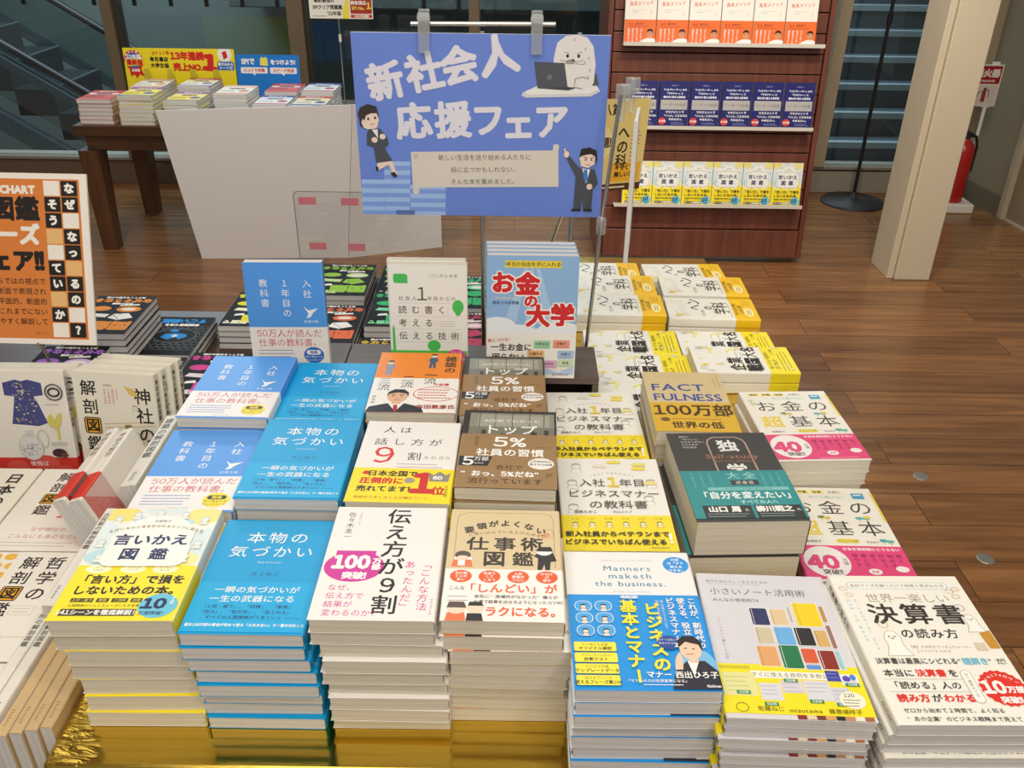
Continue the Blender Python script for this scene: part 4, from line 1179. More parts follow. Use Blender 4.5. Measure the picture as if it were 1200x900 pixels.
def book_meshes(kind):
    if kind in CACHE:
        return CACHE[kind]
    d = D[kind]
    w, h, t, s = d['w'] / 1000, d['h'] / 1000, d['t'] / 1000, d['spine']
    pg = MB()
    q = 0.0004
    pg.box(min(-s * (w / 2 - .002), s * (w / 2 - .0012)), max(-s * (w / 2 - .002), s * (w / 2 - .0012)), -h / 2 + .0004, h / 2 - .0004, q, t - q, d['page'])
    cv = MB()
    sc = d['sc'] or d['bg']
    matte = kind.startswith('dark_')       # these covers have a matt film
    wrap(cv, w, t, s, -h / 2, h / 2, mat(d['bg'], 0.62, 0.0, 0.12) if matte else mat(d['bg']))
    d['art'].bake(cv, t + 0.00002, rough=0.62 if matte else 0.34, spec=0.12 if matte else 0.4)
    if d['sc']:
        z0, z1 = 0.003, t - 0.003
        x = s * (w / 2 + 0.0001)
        f = [(0, 1, 2, 3)] if s > 0 else [(3, 2, 1, 0)]
        cv.add([Vector((x, -h / 2, z0)), Vector((x, h / 2, z0)), Vector((x, h / 2, z1)), Vector((x, -h / 2, z1))], f, mat(d['sc']))
    if d['sa']:
        txt, col = d['sa']
        n = len(txt)
        k = min(t * 1000 * 0.62, d['h'] * 0.62 / n)
        sp = Print(d['t'], d['h'])
        sp.v(txt, d['t'] / 2, 10, k, col, 0.015, 1.06)
        sp.fine(d['t'] * 0.38, d['h'] - 34, d['t'] * 0.24, 7, 3.4, col, 1.4, 3)
        # sheet x runs away from the front cover on a right-hand spine
        if s > 0:
            sp.bake(cv, 0, plane=lambda v: Vector((w / 2 + 0.00008 + v.z, v.y, t / 2 - v.x)))
        else:
            sp.bake(cv, 0, plane=lambda v: Vector((-w / 2 - 0.00008 - v.z, v.y, t / 2 + v.x)))
    parts = [('page_block', pg.mesh('page_block')), ('cover', cv.mesh('cover'))]
    if d['band']:
        y0, y1, c, art = d['band']
        bd = MB()
        wrap(bd, w, t, s, h / 2 - y1 / 1000, h / 2 - y0 / 1000, mat(c), 0.0006, 0.0003, 0.0003)
        art.bake(bd, t + 0.0006 + 0.00002)
        parts.append(('paper_band', bd.mesh('paper_band')))
    CACHE[kind] = parts
    return parts

def book(kind, loc, rot, label, group=None, name='book', cat='book'):
    root = thing(name, label, cat, loc, rot, group)
    for n, me in book_meshes(kind):
        o = bpy.data.objects.new(n, me)
        COL.objects.link(o)
        o.parent = root
    return root

ORD = 'top second third fourth fifth sixth seventh eighth ninth tenth eleventh twelfth'.split()
def stack(kind, X, Y, yaw, Dtop, what, where, toplabel, base=0.69, turn=0.0, jit=0.004, shifts=None, name='book', n=None, pre=''):
    """flat pile; Dtop = the depth of its top below the camera; what/where word the labels"""
    t = D[kind]['t'] / 1000
    pitch = t + (0.0011 if D[kind]['band'] else 0.0003)
    if n is None:
        n = max(1, round((CAM_H - Dtop - base) / pitch))
    z = base
    rn = random.Random(int(X * 1000) * 31 + int(Y * 1000))
    for i in range(n):
        k = n - 1 - i                      # 0 = top
        if k == 0:
            dx = dy = da = 0
        else:
            dx, dy, da = rn.uniform(-jit, jit) * 0.5, rn.uniform(-jit, jit), rn.uniform(-0.012, 0.012)
        if shifts:
            dx += shifts.get(k, 0)
        lab = toplabel if k == 0 else f'{ORD[k]} book down, {what} {where}'
        o = book(kind, (X + dx, Y + dy, z), (0, 0, yaw + da + turn), lab, f'{what} {where}', name)
        if turn:
            o.scale.x = 0.85               # narrow pocket format
        z += pitch
    return z

# ================================================================== the room
G = struct('floor', MB().box(-5.2, 3.6, -2.5, 5.04, -0.05, 0, floor_material()))
struct('ceiling', MB().box(-5.2, 3.6, -2.5, 5.04, 2.9, 2.95, mat('#d9d2c4', 0.8)))
M_WALLR = mat('#8d8068', 0.5, 0.0, 0.4, 'beige_panel_paint', 0.08, 40)
wr = MB()
wr.prism([(2.545, 5.0, 0), (2.60, 4.60, 0), (3.0, 4.60, 0), (3.0, 5.0, 0)], [(2.545, 5.0, 2.9), (2.60, 4.60, 2.9), (3.0, 4.60, 2.9), (3.0, 5.0, 2.9)], M_WALLR)
struct('wall_right', wr)
struct('baseboard_right', MB().prism([(2.535, 5.0, 0), (2.588, 4.60, 0), (2.60, 4.60, 0), (2.545, 5.0, 0)], [(2.535, 5.0, 0.11), (2.588, 4.60, 0.11), (2.60, 4.60, 0.11), (2.545, 5.0, 0.11)], mat('#6d634f', 0.45)))
dr = struct('door_1', MB().prism([(2.61, 4.545, 0), (2.80, 3.2, 0), (2.86, 3.2, 0), (2.67, 4.545, 0)], [(2.61, 4.545, 2.3), (2.80, 3.2, 2.3), (2.86, 3.2, 2.3), (2.67, 4.545, 2.3)], mat('#85775f', 0.4, 0, 0.4, 'door_paint')))
obj('door_frame', MB().box(2.585, 2.68, 4.548, 4.598, 0, 2.34, mat('#b5a88c', 0.4), 0.003), dr)
obj('threshold', MB().prism([(2.60, 4.545, 0), (2.79, 3.2, 0), (2.80, 3.2, 0), (2.61, 4.545, 0)], [(2.60, 4.545, 0.012), (2.79, 3.2, 0.012), (2.80, 3.2, 0.012), (2.61, 4.545, 0.012)], mat('#b5a88c', 0.4)), dr)

# glazed partition to the concourse
M_MULL = mat('#75644f', 0.42, 0.0, 0.4, 'bronze_mullion')
M_KICK = mat('#6a5848', 0.5, 0.0, 0.4, 'shaded_kick_plate')  # taupe has the shade on the left kick plate mixed into it
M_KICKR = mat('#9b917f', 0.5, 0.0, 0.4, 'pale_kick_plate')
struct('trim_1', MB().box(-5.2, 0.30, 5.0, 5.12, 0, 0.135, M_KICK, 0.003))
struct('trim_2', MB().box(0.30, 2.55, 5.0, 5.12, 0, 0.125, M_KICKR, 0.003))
struct('trim_3', MB().box(-5.2, 2.55, 4.985, 5.12, 0.136, 0.152, mat('#8c8478', 0.4), 0.002))
M_MARK = mat('#0f0f10', 0.6)
mx = [-4.05, -2.155, -1.165, -0.225, 0.75, 1.715, 2.53]
wts = [0.08, 0.055, 0.085, 0.055, 0.055, 0.065, 0.05]
for i, (x, w_) in enumerate(zip(mx, wts)):
    m = MB().box(x - w_ / 2, x + w_ / 2, 4.97, 5.1, 0.153, 2.9, M_MULL if i < 5 else mat('#a8987c', 0.42, 0, 0.4, 'pale_mullion'), 0.004)
    if i in (1, 2):
        m.box(x + w_ / 2, x + w_ / 2 + 0.022, 5.0, 5.08, 0.153, 2.9, mat('#3d352c', 0.45))
    struct('trim_%d' % (i + 4), m)
marks = [-2.606, -2.232, -2.019, -1.826, -1.638, -1.449, -1.265, -0.491, -0.307]      # one row of black stickers, 0.95 m up
for i in range(6):
    x0, x1 = mx[i] + wts[i] / 2 + 0.023, mx[i + 1] - wts[i + 1] / 2 - 0.001
    w = struct('window_%d' % (i + 1), MB().box(x0, x1, 5.035, 5.047, 0.153, 2.89, M_GLASS))
    for X in marks:
        Z = 0.956
        if x0 < X < x1:
            obj('collision_mark', MB().box(X - 0.011, X + 0.011, 5.0325, 5.0345, Z - 0.012, Z + 0.055, M_MARK), w)

# beyond the glass: concourse with escalator and stairs
M_CON = mat('#68736f', 0.6, 0.0, 0.3, 'concourse_wall_paint', 0.05, 5)
struct('floor_concourse', MB().box(-8, 6, 5.13, 11, -1.7, -1.65, mat('#3d4749', 0.35)))
struct('wall_concourse', MB().box(-8, 6, 9.6, 9.7, -1.7, 4, M_CON))
struct('ceiling_concourse', MB().box(-8, 6, 5.13, 9.7, 3.6, 3.65, M_CON))
struct('trim_ledge', MB().box(-2.6, 1.0, 8.6, 9.6, 0.55, 1.2, mat('#39423f', 0.6), 0.01))
struct('wall_concourse_end', MB().box(5.2, 5.3, 5.13, 9.6, -1.7, 3.6, M_CON))
esc = thing('escalator', 'dark escalator with black handrails descending behind the glass wall', 'escalator', (-3.5, 7.2, -1.65))
M_STEEL = mat('#5d6a70', 0.35, 0.6, 0.5, 'escalator_steel')
ESL = (0.469 - 0.823) / (-3.112 + 3.812) * 0 - 0.62
def esc_line(name, y, z_at, r, m, flat=None):
    """z_at: height at x=-3.81; falls to the east along the slope"""
    p = [(x + 3.5, y - 7.2, z_at + (x + 3.81) * ESL + 1.65) for x in (-6.2, -1.1)]
    b = MB()
    if flat:
        (x0, _, z0), (x1, _, z1) = p
        b.prism([(x0, y - 7.2, z0), (x1, y - 7.2, z1), (x1, y - 7.2 + flat[1], z1), (x0, y - 7.2 + flat[1], z0)],
                [(x0, y - 7.2, z0 + flat[0]), (x1, y - 7.2, z1 + flat[0]), (x1, y - 7.2 + flat[1], z1 + flat[0]), (x0, y - 7.2 + flat[1], z0 + flat[0])], m)
    else:
        b.tube(p, r, m, 10)
    return obj(name, b, esc)
M_ESCG = glass_material('escalator_glass', (0.72, 0.8, 0.8, 1), 0.05)
esc_line('handrail', 8.0, 0.60, 0.03, M_BLACK)
esc_line('handrail', 7.0, 0.42, 0.03, M_BLACK)
esc_line('balustrade_glass', 7.0, -0.02, 0, M_ESCG, (0.42, 0.012))
esc_line('balustrade_glass', 8.0, 0.16, 0, M_ESCG, (0.42, 0.012))
esc_line('skirt_panel', 6.95, 0.26, 0, M_STEEL, (0.07, 0.1))
esc_line('skirt_panel', 8.0, 0.10, 0, M_STEEL, (0.07, 0.1))
esc_line('truss_cover', 6.9, -0.28, 0, M_STEEL, (0.16, 0.08))
st = MB()
for i in range(16):
    x = -6.0 + i * 0.3
    z = 0.05 + (x + 3.81) * ESL
    st.box(x + 3.5, x + 3.8, -0.12, 0.75, z + 1.45, z + 1.65, mat('#20272a', 0.5))
    st.box(x + 3.5 + 0.285, x + 3.8, -0.12, 0.75, z + 1.648, z + 1.66, mat('#4d5a5e', 0.4))
obj('escalator_steps', st, esc)
stair = thing('staircase', 'grey staircase with pale step edges climbing behind the glass wall', 'staircase', (2.7, 6.0, -1.65))
M_TREAD, M_NOSE = mat('#3f4a50', 0.6), mat('#8b979a', 0.5)
sb, sn = MB(), MB()
for i in range(13):
    y0 = i * 0.24
    z0 = 1.25 + i * 0.16
    sb.box(-1.3, 2.2, y0, y0 + 0.26, z0 - 0.16, z0, M_TREAD)
    sn.box(-1.3, 2.2, y0 - 0.01, y0 + 0.05, z0, z0 + 0.012, M_NOSE)
    sn.box(-1.3, 2.2, y0 - 0.012, y0 - 0.001, z0 - 0.03, z0, M_NOSE)
obj('steps', sb, stair); obj('step_edge', sn, stair)
obj('stair_support', MB().box(-1.3, 2.2, 0.0, 0.1, 0.0, 1.09, M_CON), stair)

# cream pillar
pl = MB()
pl.box(1.703, 1.858, 3.686, 3.90, 0, 2.9, M_CREAM, 0.004)
pl.box(1.672, 1.701, 3.70, 3.90, 0, 2.9, M_CREAM, 0.003)
struct('pillar', pl)

# metal discs set into the floor
for i, (x, y) in enumerate(((1.214, 2.158), (1.235, 1.788), (2.02, 2.6))):
    o = obj('floor_stud', MB().lathe([(0.022, 0.0), (0.022, 0.0012), (0.019, 0.002)], mat('#a7a49c', 0.35, 0.7), 24), None, (x, y, 0))
    tag(o, ('round metal disc set in the floor beside the pink-banded money books', 'round metal disc set in the floor beside the big white top book', 'round metal disc set in the floor towards the cream pillar')[i], 'floor stud', 'metal discs in the floor')

# ================================================================== big furniture
# dark tall-legged table at the back with a white folded screen
ft = thing('wooden_table', 'dark brown wooden table with tapered legs, stacked with workbooks, by the glass wall', 'table', (-1.33, 4.2, 0))
obj('tabletop', MB().box(-0.61, 0.62, -0.295, 0.33, 0.535, 0.58, M_DARK_WOOD, 0.004), ft)
obj('apron', MB().box(-0.57, 0.58, -0.275, -0.245, 0.47, 0.535, M_DARK_WOOD, 0.002), ft)
obj('apron', MB().box(-0.57, 0.58, 0.27, 0.30, 0.47, 0.535, M_DARK_WOOD, 0.002), ft)
obj('apron', MB().box(-0.58, -0.55, -0.24, 0.265, 0.47, 0.535, M_DARK_WOOD, 0.002), ft)
for sx in (-1, 1):
    for sy in (-1, 1):
        cx, cy = (0.565 if sx > 0 else -0.565), (0.285 if sy > 0 else -0.245)
        a, b = 0.045, 0.033
        lg = MB().prism([(cx - b, cy - b, 0), (cx + b, cy - b, 0), (cx + b, cy + b, 0), (cx - b, cy + b, 0)],
                        [(cx - a, cy - a, 0.469), (cx + a, cy - a, 0.469), (cx + a, cy + a, 0.469), (cx - a, cy + a, 0.469)], M_LEG_WOOD)
        obj('leg', lg, ft)
sc = thing('folding_screen', 'plain white folded card screen standing before the dark wooden table', 'screen', (-0.77, 3.865, 0))
tw = 0.008
obj('front_leaf', MB().prism([(-0.667, -0.035, 0), (0.0, 0.0, 0), (0.0, tw, 0), (-0.667, tw - 0.035, 0)], [(-0.761, -0.035, 0.665), (0.07, 0.0, 0.693), (0.07, tw, 0.693), (-0.761, tw - 0.035, 0.665)], M_WHITEBOARD), sc)
obj('side_leaf', MB().prism([(0.002, 0.0, 0), (0.425, 0.157, 0), (0.425, 0.157 + tw, 0), (0.002, tw, 0)], [(0.072, 0.0, 0.693), (0.425, 0.13, 0.693), (0.425, 0.13 + tw, 0.693), (0.072, tw, 0.693)], M_WHITEBOARD), sc)

# slatted display shelf, leaning back a little
SHELF_TILT = math.radians(5.5)
sh = thing('display_shelf', 'reddish brown slatted wooden display shelf with three rows of facing books', 'shelf', (0.855, 4.1, 0.006), (-SHELF_TILT, 0, 0))
sp = MB()
sp.box(-0.45, 0.45, -0.20, -0.16, 0.05, 2.2, mat('#2a1610', 0.7))
z = 0.13
n = 0
while z < 2.15:
    hh = 0.082 if n else 0.10
    sp.box(-0.447, 0.447, -0.222, -0.198, z, z + hh - 0.005, M_RED_WOOD, 0.0015)
    z += hh
    n += 1
obj('slat_panel', sp, sh)
obj('plinth', MB().box(-0.447, 0.447, -0.235, -0.16, 0.0, 0.125, M_RED_WOOD, 0.002), sh)
for q in (-1, 1):
    obj('side_panel', MB().box(q * 0.462 - 0.011, q * 0.462 + 0.011, -0.23, 0.2, 0, 2.2, M_RED_WOOD, 0.002), sh)
M_LEDGE = mat('#d8cfc0', 0.25, 0.0, 0.5, 'pale_acrylic_ledge')
for z in (0.245, 0.582, 0.918):
    m = MB().box(-0.41, 0.43, -0.283, -0.2235, z - 0.006, z, M_LEDGE, 0.001)
    m.box(-0.41, 0.43, -0.287, -0.283, z - 0.006, z + 0.009, M_LEDGE)
    obj('ledge', m, sh)

# book table with gold covered deck
def book_table(x0, x1, y0, y1, label):
    t = thing('book_table', label, 'table', ((x0 + x1) / 2, (y0 + y1) / 2, 0))
    hx, hy = (x1 - x0) / 2, (y1 - y0) / 2
    obj('tabletop', MB().box(-hx, hx, -hy, hy, 0.56, 0.60, M_DARK_WOOD, 0.004), t)
    for sx in (-1, 1):
        for sy in (-1, 1):
            cx, cy = sx * (hx - 0.06), sy * (hy - 0.06)
            obj('leg', MB().box(cx - 0.035, cx + 0.035, cy - 0.035, cy + 0.035, 0, 0.559, M_LEG_WOOD, 0.003), t)
book_table(-1.3, -0.532, 0.48, 1.955, 'low dark table under the anatomy guides and black picture books')
book_table(-0.530, 0.49, 0.48, 2.19, 'low dark table under the gold foil deck')
FOIL = foil_material()
dk = thing('gold_deck', 'low platform wrapped in shiny gold foil under the main book stacks', 'platform', (0, 0, 0.60))
def foil_box(x0, x1, y0, y1):
    return MB().box(x0, x1, y0, y1, 0.0005, 0.0895, FOIL, 0.004)
obj('front_deck', foil_box(-0.49, 0.487, 0.612, 1.455), dk)
obj('rear_deck', foil_box(0.115, 0.487, 1.457, 2.12), dk)

# brown risers
RZ = 0.778
for i, (x0, x1, lab) in enumerate(((-0.45, -0.292, 'dark brown wooden riser under the standing sky-blue book'), (-0.29, 0.148, 'dark brown wooden riser under the white-green and blue-sky standing books'))):
    r = thing('display_riser', lab, 'riser', ((x0 + x1) / 2, 1.375, 0.69))
    hw = (x1 - x0) / 2
    obj('top_board', MB().box(-hw, hw, -0.06, 0.06, 0.076, 0.088, M_RISER, 0.001), r)
    obj('side_board', MB().box(-hw, -hw + 0.011, -0.06, 0.06, 0.0005, 0.0755, M_RISER, 0.001), r)
    obj('side_board', MB().box(hw - 0.011, hw, -0.06, 0.06, 0.0005, 0.0755, M_RISER, 0.001), r)
    obj('back_board', MB().box(-hw + 0.0115, hw - 0.0115, 0.05, 0.06, 0.0005, 0.0755, mat('#241a16', 0.7), 0.001), r)

# ================================================================== the main stacks on the gold deck
stack('iikae', -0.411, 0.761, 0.019, 0.661, 'stack of yellow-banded pastel books', 'at the corner of the gold deck', 'yellow-banded pastel book with a round cyan badge, topping the front corner stack', shifts={1: 0.001, 2: 0.008, 3: 0.010, 4: 0.011, 5: 0.013, 6: 0.014})
stack('nyusha', -0.409, 0.960, 0.022, 0.661, 'sky-blue stack', 'directly behind the yellow-banded pastel books', 'sky-blue and white book with a yellow circle, directly behind the yellow-banded pastel books', jit=0.002)
stack('nyusha', -0.408, 1.152, -0.008, 0.645, 'sky-blue stack', 'just before the standing sky-blue book', 'sky-blue and white flat book with a yellow circle, just before the standing one', jit=0.002)
stack('honmono', -0.276, 0.758, 0.002, 0.661, 'cyan stack', 'at the front edge of the gold deck', 'cyan book topping the front edge stack whose blue spines show below', shifts={2: 0.004, 3: 0.009, 4: 0.008, 5: 0.01, 6: 0.009, 7: 0.011, 8: 0.01})
stack('honmono', -0.275, 0.965, -0.002, 0.657, 'cyan stack', 'in the middle of three cyan stacks', 'cyan book topping the middle one of three cyan stacks', jit=0.002)
stack('honmono', -0.280, 1.167, -0.003, 0.662, 'cyan stack', 'hindmost of the three by the riser', 'cyan book topping the hindmost cyan stack, under the standing sky-blue book', jit=0.002)
stack('tsutae', -0.140, 0.757, 0.001, 0.650, 'white stack', 'beside the front cyan stack', 'white book with big vertical black title and magenta oval, topping a front stack', shifts={2: 0.008, 3: 0.010, 4: 0.009, 5: 0.011, 6: 0.012, 7: 0.012, 8: 0.013})
stack('hanashi', -0.137, 0.962, -0.023, 0.645, 'white-and-yellow stack', 'behind the magenta-oval book', 'white book with a red nine and yellow band, behind the magenta-oval book', jit=0.002)
stack('zatsudan', -0.146, 1.178, 0.001, 0.648, 'orange stack', 'behind the red-nine book', 'orange book with a portrait of a man in a dark suit and red tie', jit=0.002)
stack('shigoto', -0.006, 0.768, -0.007, 0.665, 'tan stack', 'between the magenta-oval and blue manner books', 'tan book with orange discs and a white band, topping a front stack', shifts={2: 0.006, 3: 0.007, 4: 0.008, 5: 0.006, 6: 0.007, 7: 0.008})
stack('top5', -0.004, 0.990, -0.027, 0.652, 'brown stack', 'directly behind the tan book', 'brown book with a grey window photo, directly behind the tan book', jit=0.003)
stack('top5', -0.013, 1.197, 0.002, 0.660, 'brown stack', 'beside the orange portrait book', 'brown book with a grey window photo, beside the orange portrait book', jit=0.002)
stack('manner', 0.139, 0.719, 0.004, 0.690, 'blue-and-white stack', 'at the front with the smiling woman cover', 'white and bright blue book with yellow title and a woman in a dark jacket', jit=0.003)
stack('nyumanner', 0.142, 0.984, 0.012, 0.738, 'white sketch-covered stack', 'behind the blue manner book', 'white sketch-covered book with a yellow band, touching the blue manner book', jit=0.002)
stack('nyumanner', 0.134, 1.209, 0.022, 0.745, 'white sketch-covered stack', 'partly under the brown riser', 'white sketch-covered book with a yellow band, partly under the brown riser', jit=0.001)
stack('note', 0.2915, 0.700, -0.028, 0.700, 'grey stack', 'with the coloured notebooks cover', 'pale grey book showing rows of coloured notebooks and a yellow band', shifts={2: -0.004, 3: 0.003, 4: -0.002, 5: 0.003, 6: -0.003}, jit=0.005)
stack('dokugaku', 0.307, 1.005, 0.044, 0.700, 'thick black stack', 'behind the coloured notebooks book', 'very thick black book with a teal band', n=2, shifts={1: -0.004})
stack('fact', 0.283, 1.219, -0.008, 0.708, 'tan-and-gold stack', 'behind the thick black book', 'tan book with blue capital letters and a gold band, behind the thick black one', jit=0.003)
stack('kessan', 0.4445, 0.684, 0.012, 0.690, 'cream stack', 'nearest the floor at the front corner', 'cream book with big black title and a red starburst, front corner', shifts={1: -0.003, 2: -0.004, 3: -0.003}, jit=0.005)
stack('okane', 0.469, 0.995, -0.012, 0.790, 'pink-banded stack', 'partly covered by the red-starburst book', 'cream pink-banded book lower down, half hidden by the red-starburst book', n=1)
stack('okane', 0.466, 1.212, 0.050, 0.745, 'pink-banded stack', 'beside the tan book with blue capitals', 'cream pink-banded book higher up, beside the tan book with blue capitals', shifts={1: -0.004, 2: -0.006})
# turned books, heads towards the sign
T9 = PI / 2
stack('kigyo', 0.434, 1.475, 0.003, 0.765, 'yellow-blotched stack', 'behind the upper pink-banded book', 'white yellow-blotched sideways book, topping the stack behind the upper pink-banded book', turn=T9, n=2, jit=0.002)
stack('kigyo', 0.428, 1.590, 0.0, 0.79, 'yellow-blotched stack', 'between the blotched top book and the ink-lettered books', 'white yellow-blotched sideways book lying lower, next to the ink-lettered books', turn=T9, n=1)
stack('kigyo', 0.237, 1.589, -0.01, 0.785, 'yellow-blotched stack', 'beside the steel pole foot', 'white yellow-blotched sideways book next to the sign pole, hindmost of three', turn=T9, n=1)
stack('kigyo', 0.245, 1.480, 0.0, 0.785, 'yellow-blotched stack', 'in the middle of three by the riser', 'white yellow-blotched sideways book behind the riser corner, middle of three', turn=T9, n=1)
stack('kigyo', 0.2475, 1.372, 0.0, 0.788, 'yellow-blotched stack', 'against the riser side', 'white yellow-blotched sideways book tucked behind the tan book with blue capitals', turn=T9, n=1)
stack('pen', 0.420, 1.715, -0.028, 0.77, 'ink-lettered stack', 'first of three along the table edge', 'white ink-lettered sideways book with orange-yellow band, first of three at the table edge', turn=T9, n=2, jit=0.002)
stack('pen', 0.424, 1.838, -0.02, 0.775, 'ink-lettered stack', 'second of three along the table edge', 'white ink-lettered sideways book with orange-yellow band, second of three at the table edge', turn=T9, n=2, jit=0.002)
stack('pen', 0.405, 1.970, 0.03, 0.795, 'ink-lettered stack', 'last of three along the table edge', 'white ink-lettered sideways book with orange-yellow band, farthest at the table edge', turn=T9, n=1)
stack('pen', 0.227, 1.730, -0.01, 0.77, 'ink-lettered stack', 'first of three under the white board', 'white ink-lettered sideways book first of three beneath the edge-on white board', turn=T9, n=2, jit=0.002)
stack('pen', 0.222, 1.840, -0.01, 0.775, 'ink-lettered stack', 'second of three under the white board', 'white ink-lettered sideways book second of three beneath the edge-on white board', turn=T9, n=2, jit=0.002)
stack('pen', 0.205, 1.972, 0.0, 0.795, 'ink-lettered stack', 'last of three under the white board', 'white ink-lettered sideways book farthest of three beneath the edge-on white board', turn=T9, n=1)

def stand(kind, X, Yb, Zb, lean, label, yaw=0.0, group=None, name='book'):
    h = D[kind]['h'] / 1000
    return book(kind, (X, Yb + h / 2 * math.sin(lean) * math.cos(yaw), Zb + h / 2 * math.cos(lean) + 0.0004), (PI / 2 - lean, 0, yaw), label, group, name)
R_ = math.radians
stand('nyusha_blue', -0.378, 1.352, RZ, R_(4), 'sky-blue and white book with a blue circle, standing upright on the riser', 0.03)
stand('kakikata', -0.141, 1.343, RZ, R_(5), 'off-white book with green balloon shapes, standing upright on the riser', 0.0, 'standing white-green books')
stand('kakikata', -0.144, 1.3615, RZ, R_(5), 'second off-white green-banded book, hidden close behind the upright one', 0.0, 'standing white-green books')
for i in range(4):
    stand('daigaku', 0.031 - 0.001 * i, 1.328 + 0.0175 * i, RZ, R_(3), ('blue-sky covered book with big red title standing foremost on the riser', 'second blue-sky book standing close behind the foremost red-titled one', 'third blue-sky book in the standing row behind the red title', 'hindmost blue-sky book of the standing row behind the red title')[i], 0.0, 'standing blue-sky books')

# ================================================================== the table half with the illustrated anatomy guides
LX = -0.672
stack('jinja_two', LX, 1.065, 0.0, 0.818, 'white shrine-guide stack', 'beneath the leaning red-banded books', 'white flat book with a red numeral two, beside the red-banded books', base=0.6, jit=0.002)
stack('tetsu', LX - 0.002, 0.862, 0.0, 0.818, 'white guide stack', 'with yellow discs on the cover', 'white flat book with rows of yellow discs on its cover', base=0.6, jit=0.002)
stack('meisho', LX - 0.004, 0.659, 0.0, 0.818, 'white guide stack', 'before the yellow-disc book', 'white flat book before the yellow-disc book, cut by the picture edge', base=0.6, jit=0.002)
stack('matsuri', LX - 0.153, 1.065, 0.0, 0.818, 'festival book stack', 'beside the red numeral two book', 'cream flat book with yellow washes and a five-character vertical title', base=0.6, jit=0.002)
stack('meisho', LX - 0.154, 0.862, 0.0, 0.818, 'white guide stack', 'outside the yellow-disc book', 'white flat book outside the yellow-disc book at the picture edge', base=0.6, jit=0.002)
stand('kimono', -0.816, 1.262, 0.6, R_(9), 'white book with a blue kimono and red band, standing foremost', 0.02, 'standing kimono books')
stand('kimono', -0.800, 1.285, 0.6, R_(9), 'second blue kimono book standing just behind, its red-banded spine showing', 0.02, 'standing kimono books')
for i in range(4):
    stand('jinja', -0.661 + (0, 0.006, 0.016, 0.022)[i], 1.262 + 0.0178 * i, 0.6, R_(9), ('cream book with a line-drawn shrine gate standing foremost', 'second cream shrine-gate book standing close behind the foremost', 'third cream shrine-gate book in the standing row', 'hindmost cream shrine-gate book in the standing row')[i], -0.09, 'standing shrine books')

def spine_up(kind, X, Yc, Zb, lean, label, yaw=0.0, group=None):
    """on its fore-edge, spine upward; X = the side away from the flat stacks, at its foot"""
    w, t = D[kind]['w'] / 1000, D[kind]['t'] / 1000
    return book(kind, (X + math.sin(lean) * w / 2 * -1, Yc, Zb + w / 2 * math.cos(lean) + t * abs(math.sin(lean)) + 0.0006), (0, -PI / 2 - lean, yaw), label, group)
for i in range(4):
    x = -0.492 - 0.0147 * i
    spine_up('kraft', x, 0.648 + 0.09 - 0.004 * i, 0.6, 0.0, ('kraft-brown book standing spine up, touching the gold deck', 'second kraft-brown spine-up book from the gold deck', 'third kraft-brown spine-up book from the gold deck', 'fourth kraft-brown spine-up book, beside the white spines')[i], 0, 'kraft spine-up books')
for i in range(2):
    spine_up('white_spine', -0.552 - 0.0152 * i, 0.735, 0.6, 0.0, ('white spine-up book beside the kraft-brown ones', 'white spine-up book against the flat yellow-disc stack')[i], 0, 'white spine-up books in front')
for i in range(2):
    spine_up('tall_white', -0.528 - 0.0155 * i, 0.882, 0.6, 0.0, ('tall white spine-up book beside the yellow-banded pastel stack', 'tall white spine-up book next to the flat red numeral two book')[i], 0, 'tall white spine-up books')
for i in range(2):
    spine_up('red_band', -0.527 - 0.0225 * i, 1.062, 0.6, R_(20), ('red-banded white book leaning against its twin, beside the thick grey-spined one', 'red-banded white book leaning over the red numeral two book')[i], 0, 'red-banded leaning books')
spine_up('grey_spine', -0.493, 1.095, 0.6, R_(10), 'thick grey-white spine-up book leaning beside the sky-blue flat stacks')

# dark science picture books, heads towards the viewer's side
def dark(kind, X, Y, n, desc, base=0.6, yaw=0.0):
    z = base
    for i in range(n):
        k = n - 1 - i
        rn = random.Random(int(X * 999) + i * 7 + int(Y * 555))
        lab = f'black book with {desc}, topping its stack' if k == 0 else f'{ORD[k]} book down, black stack with {desc}'
        book(kind, (X + (rn.uniform(-.002, .002) if k else 0), Y + (rn.uniform(-.003, .003) if k else 0), z), (0, 0, PI + yaw), lab, 'black picture books: ' + desc, 'picture_book')
        z += D[kind]['t'] / 1000 + 0.0004
dark('dark_orange', -0.848, 1.69, 8, 'orange and white shapes by the orange board')
dark('dark_purple', -0.880, 1.50, 6, 'purple discs under the orange board')
dark('dark_blue', -0.742, 1.735, 3, 'blue blob in a grey oval')
dark('dark_lilac', -0.742, 1.537, 3, 'lilac and white shapes behind the cream shrine books')
dark('dark_pink', -0.607, 1.560, 3, 'hot pink shapes beside the sky-blue flat books')
dark('dark_yellow', -0.587, 1.850, 4, 'bright yellow shapes left of the standing sky-blue book')
dark('dark_lime', -0.400, 1.93, 7, 'lime green shapes between the standing books')
dark('dark_coral', -0.395, 1.72, 6, 'coral lettering between the standing books')
dark('dark_amber', -0.258, 1.585, 5, 'amber lettering behind the riser')
dark('dark_green', -0.255, 1.80, 6, 'green shapes beside the amber-lettered book')
dark('dark_lime', -0.262, 1.995, 5, 'pale lime shapes, farthest behind the off-white standing book')
dark('dark_green', -0.112, 1.90, 6, 'bright green shapes behind the blue-sky books')
dark('dark_rose', -0.112, 1.69, 6, 'rose and pink ovals behind the blue-sky books')

